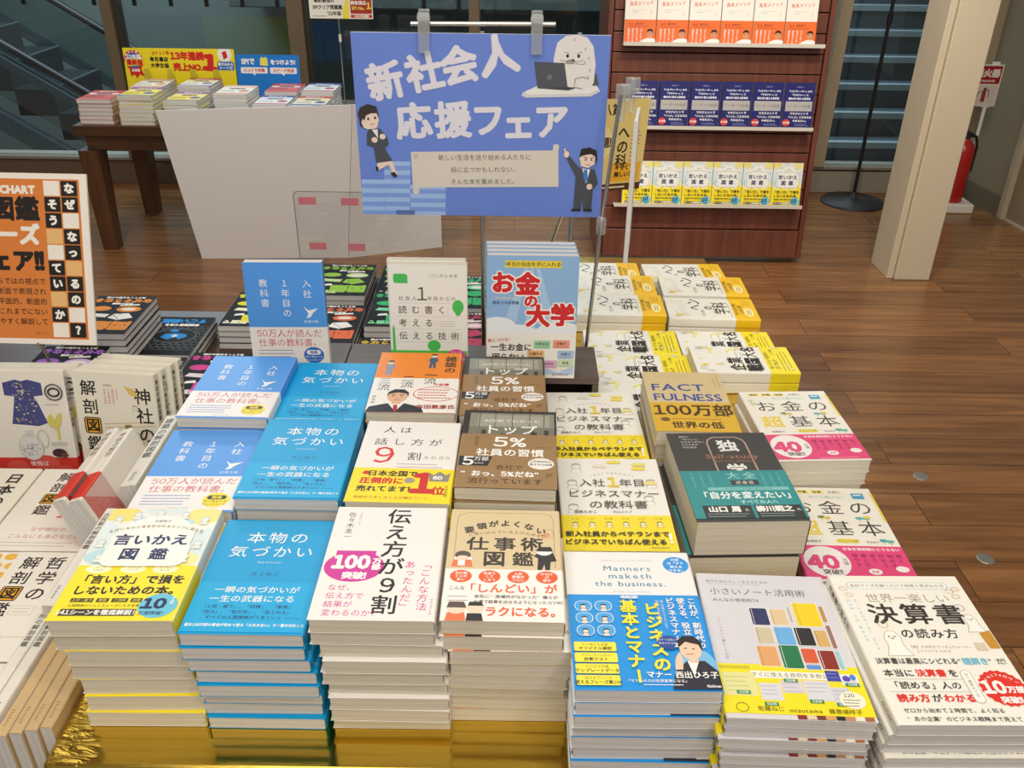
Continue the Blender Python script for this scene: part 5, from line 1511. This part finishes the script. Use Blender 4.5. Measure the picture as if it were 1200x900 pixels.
# ================================================================== signs on the table
def board(mb, pr, w, h, t, side, face):
    """sheet w x h (m) standing in x-z, printed towards -y, lower edge at z=0"""
    mb.box(-w / 2, w / 2, 0, t, 0, h, mat(side, 0.5), 0.0)
    pr.bake(mb, 0.00004, 0.00003, 0.4, plane=lambda v: Vector((v.x, -v.z, v.y + h / 2)))
    return mb

def clip(parent, x, y, z, M=None):
    """clear spring clip hanging at x, z on the sheet's top edge"""
    b = MB()
    b.box(x - 0.009, x + 0.009, y - 0.010, y - 0.006, z - 0.03, z + 0.030, M_CLIP, 0.0015)
    b.box(x - 0.009, x + 0.009, y + 0.006, y + 0.010, z - 0.02, z + 0.034, M_CLIP, 0.0015)
    b.box(x - 0.007, x + 0.007, y - 0.0055, y + 0.0055, z + 0.002, z + 0.016, mat('#6a5444', 0.4), 0.001)
    b.tube([(x - 0.010, y, z + 0.022), (x + 0.010, y, z + 0.022)], 0.0045, M_CLIP, 10)
    return obj('clip', b, parent)

# blue fair sign
def sign_xy(zx, zy):
    q = (zy - 125) / 645
    return ((zx - (28 + 62 * q)) / (922 - 97 * q) * 416, q * 300)
def d_sign():
    a = Print(416, 300)
    a.r(0, 0, 416, 300, '#6c88d8')
    P_ = lambda pts, c: a.p([sign_xy(*p) for p in pts], c)
    def E_(x, y, rx, ry, c, rot=0):
        X, Y = sign_xy(x, y)
        return a.e(X, Y, rx * 0.462, ry * 0.465, c, 28, rot)
    L_ = '#a3c0ee'
    for x0, x1, yt in ((80, 160, 637), (158, 250, 568), (250, 375, 655)):
        P_([(x0, yt), (x1, yt), (x1 + 2, 772), (x0 + 6, 772)], L_)
        y = yt + 16
        k = 0
        while y < 760:
            if k % 2 == 0:
                P_([(x0 + 1, y), (x1, y), (x1 + 1, y + 17), (x0 + 1, y + 17)], '#7f9fe0')
            y += 17; k += 1
    P_([(205, 752), (270, 752), (270, 772), (205, 772)], '#5d74a8')
    # title in two slanting lines
    C = '#e2dfe8'
    for ch, x, y, k, r in (('新', 155, 287, 62, .2), ('社', 293, 256, 62, .2), ('会', 415, 230, 62, .2), ('人', 552, 196, 66, .2), ('応', 258, 424, 62, .06), ('援', 396, 418, 62, .05), ('フ', 520, 416, 58, .04), ('ェ', 626, 428, 58, .04), ('ア', 742, 418, 60, .04)):
        X, Y = sign_xy(x, y)
        a.g(ch, X, Y, k, C, 0.031, r)
    a.up()
    # scroll with three lines
    S_ = '#dcd3c6'
    P_([(250, 532), (748, 520), (752, 498), (768, 498), (770, 655), (282, 664), (284, 682), (272, 690), (262, 682)], S_)
    E_(760, 508, 11, 11, S_); E_(272, 680, 12, 10, S_); E_(268, 548, 10, 10, '#cbbfae')
    for i, q in enumerate(('新しい生活を送り始める人たちに', '役に立つかもしれない。', 'そんな本を集めました。')):
        X, Y = sign_xy(510, 549 + i * 45)
        a.t(q, X, Y, 10.6, '#4d4844', 0.0, 'c', 1.0, 0.02)
    # seal at a laptop on a white slab
    P_([(640, 318), (700, 290), (900, 290), (914, 310), (880, 328), (650, 335), (636, 328)], '#d7d5d8'); P_([(650, 312), (704, 292), (900, 292), (908, 304), (870, 318), (656, 324)], '#ece9e6')
    P_([(880, 255), (900, 250), (908, 290), (880, 292)], '#5a5a66')
    P_([(748, 290), (748, 200), (760, 150), (790, 128), (830, 124), (866, 132), (888, 160), (896, 220), (890, 280), (880, 300), (800, 300)], '#e6e2de')
    for (x, y) in ((860, 170), (872, 200), (858, 215), (876, 240), (820, 140), (870, 262)):
        E_(x, y, 4, 6, '#c4bfbc')
    for x in (797, 836):
        E_(x, 193, 5, 6, '#2c2826')
    a.l([sign_xy(786, 180), sign_xy(802, 184)], 1.0, '#9c948c'); a.l([sign_xy(832, 184), sign_xy(848, 180)], 1.0, '#9c948c')
    E_(808, 212, 17, 8, '#a39c96'); E_(816, 207, 6, 4, '#5a524e')
    for q in (-1, 1):
        for j in range(2):
            a.l([sign_xy(812 + q * 14, 213 + j * 5), sign_xy(812 + q * 42, 206 + j * 14)], 0.8, '#7c746e')
    a.l([sign_xy(822, 290), sign_xy(826, 268), sign_xy(850, 262), sign_xy(872, 268)], 1.2, '#8c847e'); a.l([sign_xy(816, 296), sign_xy(850, 302)], 1.2, '#8c847e')
    a.up()
    P_([(680, 214), (786, 216), (800, 308), (692, 302)], '#54565e'); P_([(692, 302), (800, 308), (826, 300), (800, 296)], '#45464e'); E_(734, 264, 9, 9, '#74767e')
    # woman
    K = '#4c4f56'; SK = '#eed6c4'; HR = '#3d3533'
    P_([(60, 400), (68, 376), (95, 364), (125, 372), (134, 398), (134, 430), (124, 450), (90, 452), (70, 440), (66, 415)], HR)
    P_([(84, 398), (126, 392), (136, 418), (130, 446), (108, 456), (84, 448), (74, 430)], SK)
    P_([(76, 410), (82, 384), (112, 376), (130, 396), (108, 396), (90, 404), (84, 424)], HR)
    E_(98, 416, 4, 5, HR); E_(122, 412, 4, 5, HR); a.l([sign_xy(106, 436), sign_xy(120, 433)], 1.2, '#b8584c')
    P_([(94, 470), (100, 452), (140, 450), (166, 480), (172, 505), (158, 520), (188, 566), (130, 574), (120, 516), (96, 510)], K)
    P_([(112, 454), (132, 452), (134, 484)], '#f0eeea'); E_(122, 490, 11, 10, SK); E_(150, 478, 11, 10, SK)
    P_([(134, 574), (186, 566), (206, 620), (196, 626), (174, 580), (140, 600), (132, 596)], SK); P_([(180, 612), (194, 606), (207, 622), (194, 627)], '#2e2a2c'); P_([(130, 584), (140, 592), (136, 606), (130, 602)], '#2e2a2c')
    # man
    P_([(842, 560), (846, 520), (876, 506), (902, 518), (905, 548), (900, 566)], '#2c2826'); P_([(842, 545), (870, 524), (898, 540), (896, 568), (872, 582), (848, 576)], SK); P_([(842, 540), (850, 512), (880, 508), (900, 520), (902, 545), (890, 530), (866, 534)], '#2c2826')
    E_(864, 552, 3, 4, '#2c2826'); E_(885, 552, 3, 4, '#2c2826'); a.l([sign_xy(864, 570), sign_xy(880, 571)], 1.0, '#a5564c'); a.l([sign_xy(856, 540), sign_xy(870, 546)], 1.2, '#2c2826'); a.l([sign_xy(880, 546), sign_xy(894, 541)], 1.2, '#2c2826')
    P_([(790, 520), (798, 516), (806, 538), (844, 584), (896, 588), (908, 640), (890, 662), (884, 740), (856, 742), (854, 690), (848, 740), (822, 740), (830, 612), (822, 600), (796, 542)], K)
    P_([(852, 584), (880, 588), (866, 640)], '#f0eeea'); P_([(858, 588), (870, 588), (872, 620), (864, 636), (856, 618)], '#3f7fd0'); E_(797, 533, 10, 12, SK); a.l([sign_xy(796, 530), sign_xy(790, 514)], 3.0, SK); E_(878, 652, 11, 11, SK)
    P_([(816, 738), (848, 736), (848, 746), (814, 746)], '#2c2826'); P_([(856, 738), (886, 736), (888, 746), (856, 746)], '#2c2826')
    return a
fs = thing('fair_sign', 'large blue sign with slanting white characters, a seal at a laptop and two office workers', 'sign', (-0.0575, 1.5, 1.000))
bd = MB(); board(bd, d_sign(), 0.416, 0.300, 0.004, '#e6e3e0', None)
obj('sign_board', bd, fs)
cs = thing('sign_stand', 'steel two-pole clip stand holding up the large blue sign', 'stand', (0.02, 1.512, 0.6005))
obj('base_plate', MB().box(-0.13, 0.09, -0.035, 0.06, 0, 0.008, mat('#9a9894', 0.3, 0.8), 0.002), cs)
for px, pz in ((-0.076, 0.70), (0.082, 0.70)):
    obj('pole', MB().tube([(px, 0.010, 0.008), (px, 0.010, pz)], 0.0042, M_SILVER, 12), cs)
obj('cross_rod', MB().tube([(-0.190, 0.004, 0.711), (0.042, 0.004, 0.713)], 0.0035, M_SILVER, 12), cs)
for x in (-0.168, 0.012):
    clip(cs, x, -0.010, 0.700)

# tilted steel pole with an edge-on white board
ps = thing('sign_stand', 'thin leaning steel pole stand with clear clips beside the large blue sign', 'stand', (0.136, 1.449, 0.6905))
obj('foot', MB().lathe([(0.012, 0), (0.012, 0.004), (0.005, 0.007)], mat('#9a9894', 0.3, 0.8), 20), ps)
obj('pole', MB().tube([(-0.005, 0, 0.006), (0.012, 0.0, 0.31), (0.031, 0.004, 0.525)], 0.0034, M_SILVER, 12), ps)
obj('joint_knob', MB().lathe([(0.004, -0.016), (0.0085, -0.014), (0.0085, 0.012), (0.005, 0.016)], M_CLIP, 16, (0.0125, 0.0, 0.312)), ps)
obj('arm', MB().tube([(0.031, 0.004, 0.525), (0.062, 0.09, 0.52)], 0.003, M_SILVER, 10), ps)
for k, (x, y) in enumerate(((0.036, 0.015), (0.058, 0.075))):
    b = MB()
    b.box(-0.004, 0.004, -0.009, 0.009, -0.03, 0.026, M_CLIP, 0.001, Matrix.Translation((x, y, 0.515)))
    b.box(-0.012, 0.012, -0.004, 0.004, -0.004, 0.022, M_CLIP, 0.001, Matrix.Translation((x, y, 0.520)))
    obj('clip', b, ps)
wb = thing('white_board', 'narrow white sign board seen almost edge-on, hung from the leaning steel pole', 'sign', (0.196, 1.46, 0.93), (0, 0, R_(90 - 9.0)))
obj('panel', MB().box(0.0, 0.105, -0.003, 0.003, 0, 0.246, mat('#e6e3dc', 0.45), 0.0008), wb)
obj('edge_strip', MB().box(-0.003, 0.0, -0.004, 0.004, 0, 0.246, mat('#d9d6d0', 0.3), 0.0008), wb)

# ochre book poster behind the blue sign
def d_poster():
    a = Print(230, 200)
    a.r(0, 0, 230, 200, '#dcc47c'); a.r(0, 184, 230, 16, '#4d2f1c')
    a.t('八賞', 128, 22, 26, '#3d2a16', 0.02, 'c'); a.e(104, 92, 34, 40, '#e6d190'); a.t('話題!', 110, 92, 24, '#3d2a16', 0.03, 'c')
    a.v('への科', 168, 56, 33, '#3d2a16', 0.02, 0.95); a.fine(190, 70, 26, 8, 9, '#7a6232', 2, 4)
    a.r(140, 138, 84, 42, '#e2a62c'); a.t('キモくて', 180, 148, 13, '#3d2a16', 0.04, 'c'); a.t('美しい！', 180, 164, 13, '#3d2a16', 0.04, 'c'); a.fine(20, 150, 90, 4, 8, '#7a6232', 2.2, 9); a.fine(60, 192, 150, 1, 4, '#e6d6b0', 4, 4)
    return a
po = thing('book_poster', 'ochre cardboard poster with brown characters behind the edge-on white board', 'poster', (0.185, 1.93, 0.915), (0, R_(4), R_(30)))
pb = MB(); board(pb, d_poster(), 0.23, 0.200, 0.004, '#b9a06a', None)
obj('poster_board', pb, po)
obj('support_strut', MB().tube([(-0.03, 0.006, 0.12), (-0.06, 0.10, -0.2), (-0.06, 0.10, -0.224)], 0.004, M_SILVER, 10), po)

# orange checkered series sign
def d_orange():
    a = Print(300, 276)
    a.r(0, 0, 300, 276, '#efe8dc'); a.r(0, 9, 288, 258, '#d8803c')
    a.t('CHART', 216, 26, 17, '#efe8dc', 0.05, 'r'); a.t('断面図鑑', 221, 57, 40, INK, 0.034, 'r'); a.t('シリーズ', 219, 98, 35, '#efe8dc', 0.045, 'r'); a.t('フェア!!', 223, 140, 37, INK, 0.045, 'r')
    for i, q in enumerate(('図鑑ならではの視点で', '仕組みを断面で表現され', '立体的、平面的、断面的', 'など、これまでにない', 'わかりやすく解説して')):
        a.t(q, 223, 173 + i * 16.5, 11.6, INK, 0.01, 'r')
    a.t('学研プラス', 222, 258, 4.6, '#7a4a22', 0, 'r')
    k = 26.0
    left_ = [(1, ''), (0, 'そ'), (0, 'う'), (2, ''), (1, ''), (0, 'て'), (0, 'い'), (2, ''), (0, 'か'), (1, '')]
    right_ = [(0, 'な'), (0, 'ぜ'), (1, ''), (0, 'な'), (0, 'っ'), (2, ''), (0, 'る'), (0, 'の'), (1, ''), (0, '?')]
    for cx, cells in ((230, left_), (258.5, right_)):
        for i, (c, ch) in enumerate(cells):
            a.r(cx, 11.5 + i * 25.4, k, 23.6, (INK, '#efe8dc', '#e5b878')[c])
    a.up()
    for cx, cells in ((230, left_), (258.5, right_)):
        for i, (c, ch) in enumerate(cells):
            if ch:
                a.g(ch, cx + k / 2, 11.5 + i * 25.4 + 11.8, 17, '#f4efe6', 0.045)
    return a
og = thing('series_sign', 'orange sign with black and white checkered squares and white frame, on a wire easel', 'sign', (-0.838, 1.305, 0.835), (R_(-19), 0, R_(-1.2)))
ob = MB(); board(ob, d_orange(), 0.30, 0.276, 0.004, '#efe8dc', None)
obj('sign_board', ob, og)
es = thing('wire_easel', 'steel wire easel holding the orange checkered sign', 'stand', (-0.838, 1.305, 0.6))
obj('back_wire', MB().tube([(0.0, 0.062, 0.35), (0.0, 0.11, 0.12), (0.0, 0.115, 0.003)], 0.003, M_SILVER, 10), es)
obj('rest_wire', MB().tube([(-0.06, -0.014, 0.243), (-0.06, -0.014, 0.2325), (-0.06, 0.012, 0.2325), (0.0, 0.10, 0.30), (0.06, 0.012, 0.2325), (0.06, -0.014, 0.2325), (0.06, -0.014, 0.243)], 0.002, M_SILVER, 8), es)

# clear acrylic sheet with pink tape tabs
ac = thing('acrylic_stand', 'clear acrylic display stand with four pink tape tabs, behind the standing sky-blue book', 'display stand', (-0.352, 2.06, 0.6005))
obj('upright_sheet', MB().box(-0.178, 0.178, 0, 0.003, 0, 0.267, M_ACRYL, 0.001), ac)
obj('foot_sheet', MB().box(-0.178, 0.178, 0.0032, 0.12, 0.0, 0.003, M_ACRYL, 0.001), ac)
obj('polished_edge', MB().tube([(-0.177, -0.001, 0.0), (-0.177, -0.001, 0.258), (-0.168, -0.001, 0.267), (0.178, -0.001, 0.267)], 0.0012, mat('#8f9290', 0.2), 6), ac)
for (x, z) in ((-0.145, 0.244), (-0.043, 0.243), (-0.130, 0.130), (-0.035, 0.128)):
    obj('tape_tab', MB().box(x - 0.021, x + 0.021, -0.0012, -0.0002, z - 0.009, z + 0.009, mat('#e0808c', 0.4)), ac)

# ================================================================== facing books on the display shelf
def shelf_row(kind, z, x0, pitch, n, descs, group):
    ct, st = math.cos(SHELF_TILT), math.sin(SHELF_TILT)
    for i in range(n):
        yl = -0.258
        o = stand(kind, x0 + pitch * i, 4.1 + yl * ct + z * st + 0.0012, 0.006 - yl * st + z * ct + 0.0012, R_(4) + SHELF_TILT, descs[i], 0.0, group, 'display_book')
_pos = ('at the end next to the blue sign', 'second from the blue sign', 'third from the blue sign', 'third from the shelf edge', 'second from the shelf edge', 'at the outer shelf edge')
shelf_row('shelf_orange', 0.918, 0.512, 0.1332, 6, ['white and orange book on the top ledge, ' + q for q in _pos], 'white and orange books on the top ledge')
shelf_row('shelf_navy', 0.582, 0.545, 0.1338, 6, ['navy blue book on the middle ledge, ' + q for q in _pos], 'navy books on the middle ledge')
shelf_row('iikae', 0.245, 0.545, 0.1325, 6, ['yellow-banded pastel book on the low ledge, ' + q for q in _pos], 'yellow-banded books on the low ledge')

# ================================================================== things on the dark table by the glass
TZ = 0.58
def pile(kind, X, Y, n, desc, yaw=0.0, t9=False):
    z = TZ + 0.0004
    rn = random.Random(int(X * 777))
    for i in range(n):
        k = n - 1 - i
        lab = f'{desc}, topping its pile' if k == 0 else f'{ORD[k]} down, pile of the {desc}'
        book(kind, (X + (rn.uniform(-.004, .004) if k else 0), Y + (rn.uniform(-.004, .004) if k else 0), z), (0, 0, yaw + (PI / 2 if t9 else 0) + rn.uniform(-.02, .02)), lab, 'workbooks: ' + desc, 'workbook')
        z += D[kind]['t'] / 1000 + 0.0006
pile('work_red', -1.838, 4.04, 6, 'red workbook at the table corner', 0.0)
pile('work_yellow', -1.655, 4.03, 7, 'yellow and violet workbook beside the red one', 0.02)
pile('work_pale', -1.690, 4.27, 8, 'pale salmon workbook behind the yellow ones', 0.0)
pile('work_yellow', -1.455, 4.03, 6, 'yellow and violet workbook next to the white screen edge', -0.02)
pile('work_ochre', -1.470, 4.26, 8, 'cream and red workbook under the yellow banner', 0.0)
pile('work_pale', -1.245, 4.06, 9, 'white salmon workbook on the tall white pile', 0.0)
pile('work_blue', -1.075, 4.04, 6, 'white and navy workbook before the blue banner', 0.0)
pile('work_ochre', -0.905, 4.03, 6, 'cream and red workbook beside the navy one', 0.0)
pile('work_blue', -0.905, 4.26, 7, 'white and navy workbook in the rear by the thin pole', 0.0)
pile('work_red', -1.075, 4.26, 6, 'red-topped workbook in front of the blue banner', 0.0)

def d_pop():
    a = Print(530, 245)
    a.r(0, 0, 530, 245, '#f3df27'); Rd = '#d42a24'
    a.t('ポケット版', 178, 22, 19, Rd, 0.03, 'c', 0.9, 0.06); a.t('有名書店', 168, 50, 22, INK, 0.04, 'c'); a.t('大学生協', 168, 78, 22, INK, 0.04, 'c')
    a.t('13年連続', 304, 34, 40, Rd, 0.05, 'c', 0.95); a.t('売上NO.', 302, 84, 38, Rd, 0.05, 'c', 0.98); a.g('1', 412, 62, 88, Rd, 0.07, -0.08, 1.25)
    a.e(46, 56, 47, 47, Rd); a.e(46, 56, 35, 35, '#2a6fc4'); a.t("'22年版", 46, 40, 22, WHT, 0.04, 'c'); a.p([(4, 52), (98, 44), (104, 76), (0, 84)], '#f0d43a'); a.t('最新版', 50, 65, 26, Rd, 0.05, 'c'); a.p([(20, 96), (76, 92), (90, 130), (66, 120), (52, 138), (40, 120), (24, 130)], Rd); a.t('決定版', 50, 101, 13, WHT, 0.04, 'c')
    for i, ch in enumerate('これだけ覚える'):
        u = i / 6 - 0.5
        a.g(ch, 46 + 41 * math.sin(u * 2.6), 56 - 41 * math.cos(u * 2.6), 12, WHT, 0.03, -u * 2.6)
    a.e(484, 24, 34, 34, WHT); a.p([(472, 14), (492, 8), (498, 36), (478, 48)], Rd); a.rr(444, 56, 82, 40, 10, '#2a6fc4'); a.t('書き込める', 485, 68, 15, WHT, 0.03, 'c'); a.t('シート付', 485, 85, 16, WHT, 0.03, 'c')
    return a
yp = thing('pop_banner', 'bright yellow cardboard banner with red sales slogan and round red rosette', 'banner', (-1.612, 4.415, TZ + 0.0005), (R_(-5), 0, 0))
yb = MB(); board(yb, d_pop(), 0.53, 0.245, 0.004, '#f3df27', None)
obj('banner_board', yb, yp)
for i in range(4):
    dv = MB().prism([(-0.03, -0.004, 0), (0.03, -0.004, 0), (0.03, -0.007, 0), (-0.03, -0.007, 0)], [(-0.012, -0.034, 0.155), (0.012, -0.034, 0.155), (0.012, -0.037, 0.155), (-0.012, -0.037, 0.155)], mat('#cfc63a', 0.3))
    obj('card_divider', dv, yp, (-0.15 + 0.11 * i, 0, 0))
def d_blue_pop():
    a = Print(300, 220)
    a.r(0, 0, 300, 220, '#1b7fd8')
    a.t('SPIで', 56, 30, 33, WHT, 0.04, 'c', 0.9); a.g('差', 132, 30, 38, '#f4ea5a', 0.06); a.t('をつけよう!', 222, 32, 24, WHT, 0.05, 'c', 0.95)
    a.rr(18, 56, 128, 28, 5, WHT); a.rr(158, 56, 128, 28, 5, WHT); a.t('じっくり対策', 82, 70, 17, '#d42a24', 0.03, 'c'); a.t('スピード完成', 222, 70, 17, '#d42a24', 0.03, 'c'); a.p([(74, 84), (90, 84), (82, 94)], WHT); a.p([(214, 84), (230, 84), (222, 94)], WHT)
    for i in range(9):
        a.p([(i * 34 + 4, 180 - (i % 3) * 20), (i * 34 + 12, 172 - (i % 3) * 20), (i * 34 + 10, 186 - (i % 3) * 20)], '#5aa6e8')
    return a
bp = thing('pop_banner', 'blue cardboard banner with white slogan and two white speech boxes', 'banner', (-1.190, 4.415, TZ + 0.0005), (R_(-5), 0, 0))
bb = MB(); board(bb, d_blue_pop(), 0.285, 0.222, 0.004, '#1b7fd8', None)
obj('banner_board', bb, bp)
obj('back_strut', MB().prism([(-0.03, 0.005, 0.002), (0.03, 0.005, 0.002), (0.03, 0.06, 0.007), (-0.03, 0.06, 0.007)], [(-0.02, 0.005, 0.15), (0.02, 0.005, 0.15), (0.02, 0.008, 0.15), (-0.02, 0.008, 0.15)], mat('#1668b4')), bp)
def d_tag():
    a = Print(290, 160)
    a.r(0, 0, 290, 160, '#ece8dc'); a.r(150, 0, 32, 160, '#f0df4a'); a.p([(150, 60), (176, 60), (150, 130)], '#ece8dc')
    a.t('最新最強の', 70, 84, 19, '#4a4640', 0.03, 'c'); a.t('SPIクリア問題集', 84, 112, 21, INK, 0.03, 'c', 0.9); a.t("'22年版", 112, 138, 19, INK, 0.03, 'c'); a.fine(14, 150, 70, 1, 4, '#6a665c', 3, 4)
    a.r(184, 56, 106, 104, '#f2efe6'); a.r(188, 78, 98, 60, '#a8362c'); a.t('読者満足', 226, 92, 18, '#f2efe6', 0.03, 'c'); a.t('SPI No.', 224, 114, 20, '#f0d45a', 0.03, 'c'); a.g('1', 272, 104, 34, '#f0d45a', 0.05); a.t('クリア問題集', 238, 66, 13, INK, 0.03, 'c'); a.r(188, 142, 98, 14, '#c8452c'); a.t('2022年度版', 238, 149, 12, WHT, 0.03, 'c')
    return a
ts = thing('pole_sign', 'small white and red notice card on a thin pole above the blue banner', 'sign', (-0.806, 4.36, TZ + 0.0005))
obj('pole', MB().tube([(-0.015, 0.006, 0.006), (-0.015, 0.006, 0.52)], 0.0035, M_SILVER, 10), ts)
obj('pole_foot', MB().lathe([(0.03, 0), (0.03, 0.004), (0.006, 0.008)], mat('#9a9894', 0.3, 0.8), 20, (-0.015, 0.006, 0)), ts)
obj('pole_joint', MB().lathe([(0.007, -0.016), (0.007, 0.016)], mat('#d8d6d0', 0.4), 14, (-0.015, 0.006, 0.31)), ts)
tb = MB(); board(tb, d_tag(), 0.29, 0.16, 0.003, '#ece8dc', None)
obj('notice_card', tb, ts, (0, 0, 0.395))

# ================================================================== by the pillar
pst = thing('pole_stand', 'tall thin black pole on a round black base by the glass wall', 'stand', (1.888, 4.82, 0))
obj('base', MB().lathe([(0.172, 0.0), (0.172, 0.006), (0.165, 0.012), (0.05, 0.016), (0.022, 0.03), (0.012, 0.06)], mat('#2b2b2c', 0.5), 48), pst)
obj('pole', MB().tube([(0, 0, 0.05), (0, 0, 2.1)], 0.0095, M_BLACK, 14), pst)
obj('collar', MB().lathe([(0.014, 0.0), (0.014, 0.05)], M_BLACK, 16, (0, 0, 0.93)), pst)

def d_fire():
    a = Print(150, 205)
    a.r(0, 0, 150, 205, '#e6e0d6'); a.r(6, 6, 138, 88, '#9e1f26'); a.t('消火器', 75, 42, 42, '#f0e6dc', 0.04, 'c'); a.t('EXTINGUISHER', 75, 79, 14, '#f0e6dc', 0.02, 'c')
    a.rr(6, 100, 138, 99, 5, '#d6cabc')
    a.rr(70, 122, 20, 62, 6, '#8e3038'); a.r(75, 112, 10, 12, '#5a2a2a'); a.l([(85, 117), (103, 127), (106, 160)], 4.5, '#5a2a2a'); a.l([(30, 184), (52, 138), (66, 130)], 4.5, '#7a5a54'); a.p([(20, 175), (38, 143), (50, 155), (33, 188)], '#a88880')
    return a
fx = thing('extinguisher_sign', 'white pole sign with dark red top panel behind the cream pillar', 'sign', (2.445, 4.74, 0))
M_WP = mat('#e9e4da', 0.4, 0, 0.4, 'white_enamel')
obj('base_block', MB().box(-0.15, 0.035, -0.10, 0.10, 0, 0.05, M_WP, 0.008), fx)
obj('pole', MB().tube([(0, 0, 0.05), (0, 0, 0.55)], 0.009, M_WP, 12), fx)
fb = MB(); board(fb, d_fire(), 0.150, 0.205, 0.006, '#efe8dc', None)
obj('sign_panel', fb, fx, (-0.035, -0.012, 0.55))
for z in (0.545, 0.757):
    obj('panel_bracket', MB().box(-0.018, 0.018, -0.008, 0.006, z - 0.004, z + 0.010, M_WP, 0.002), fx)
ex = thing('fire_extinguisher', 'red fire extinguisher mostly hidden behind the cream pillar', 'fire extinguisher', (2.383, 4.72, 0.0505))
M_FR = mat('#b8221f', 0.25, 0, 0.5, 'red_enamel')
obj('cylinder', MB().lathe([(0.052, 0.0), (0.055, 0.006), (0.055, 0.27), (0.046, 0.305), (0.022, 0.325), (0.018, 0.335)], M_FR, 28), ex)
obj('valve', MB().box(-0.014, 0.014, -0.02, 0.02, 0.336, 0.365, mat('#3a3a3a', 0.4), 0.003), ex)
obj('lever', MB().box(-0.006, 0.006, -0.075, 0.02, 0.366, 0.376, mat('#2a2a2a', 0.4), 0.002), ex)
obj('hose', MB().tube([(0.014, 0, 0.35), (0.05, 0, 0.345), (0.066, 0, 0.29), (0.064, 0, 0.16)], 0.007, M_BLACK, 10), ex)
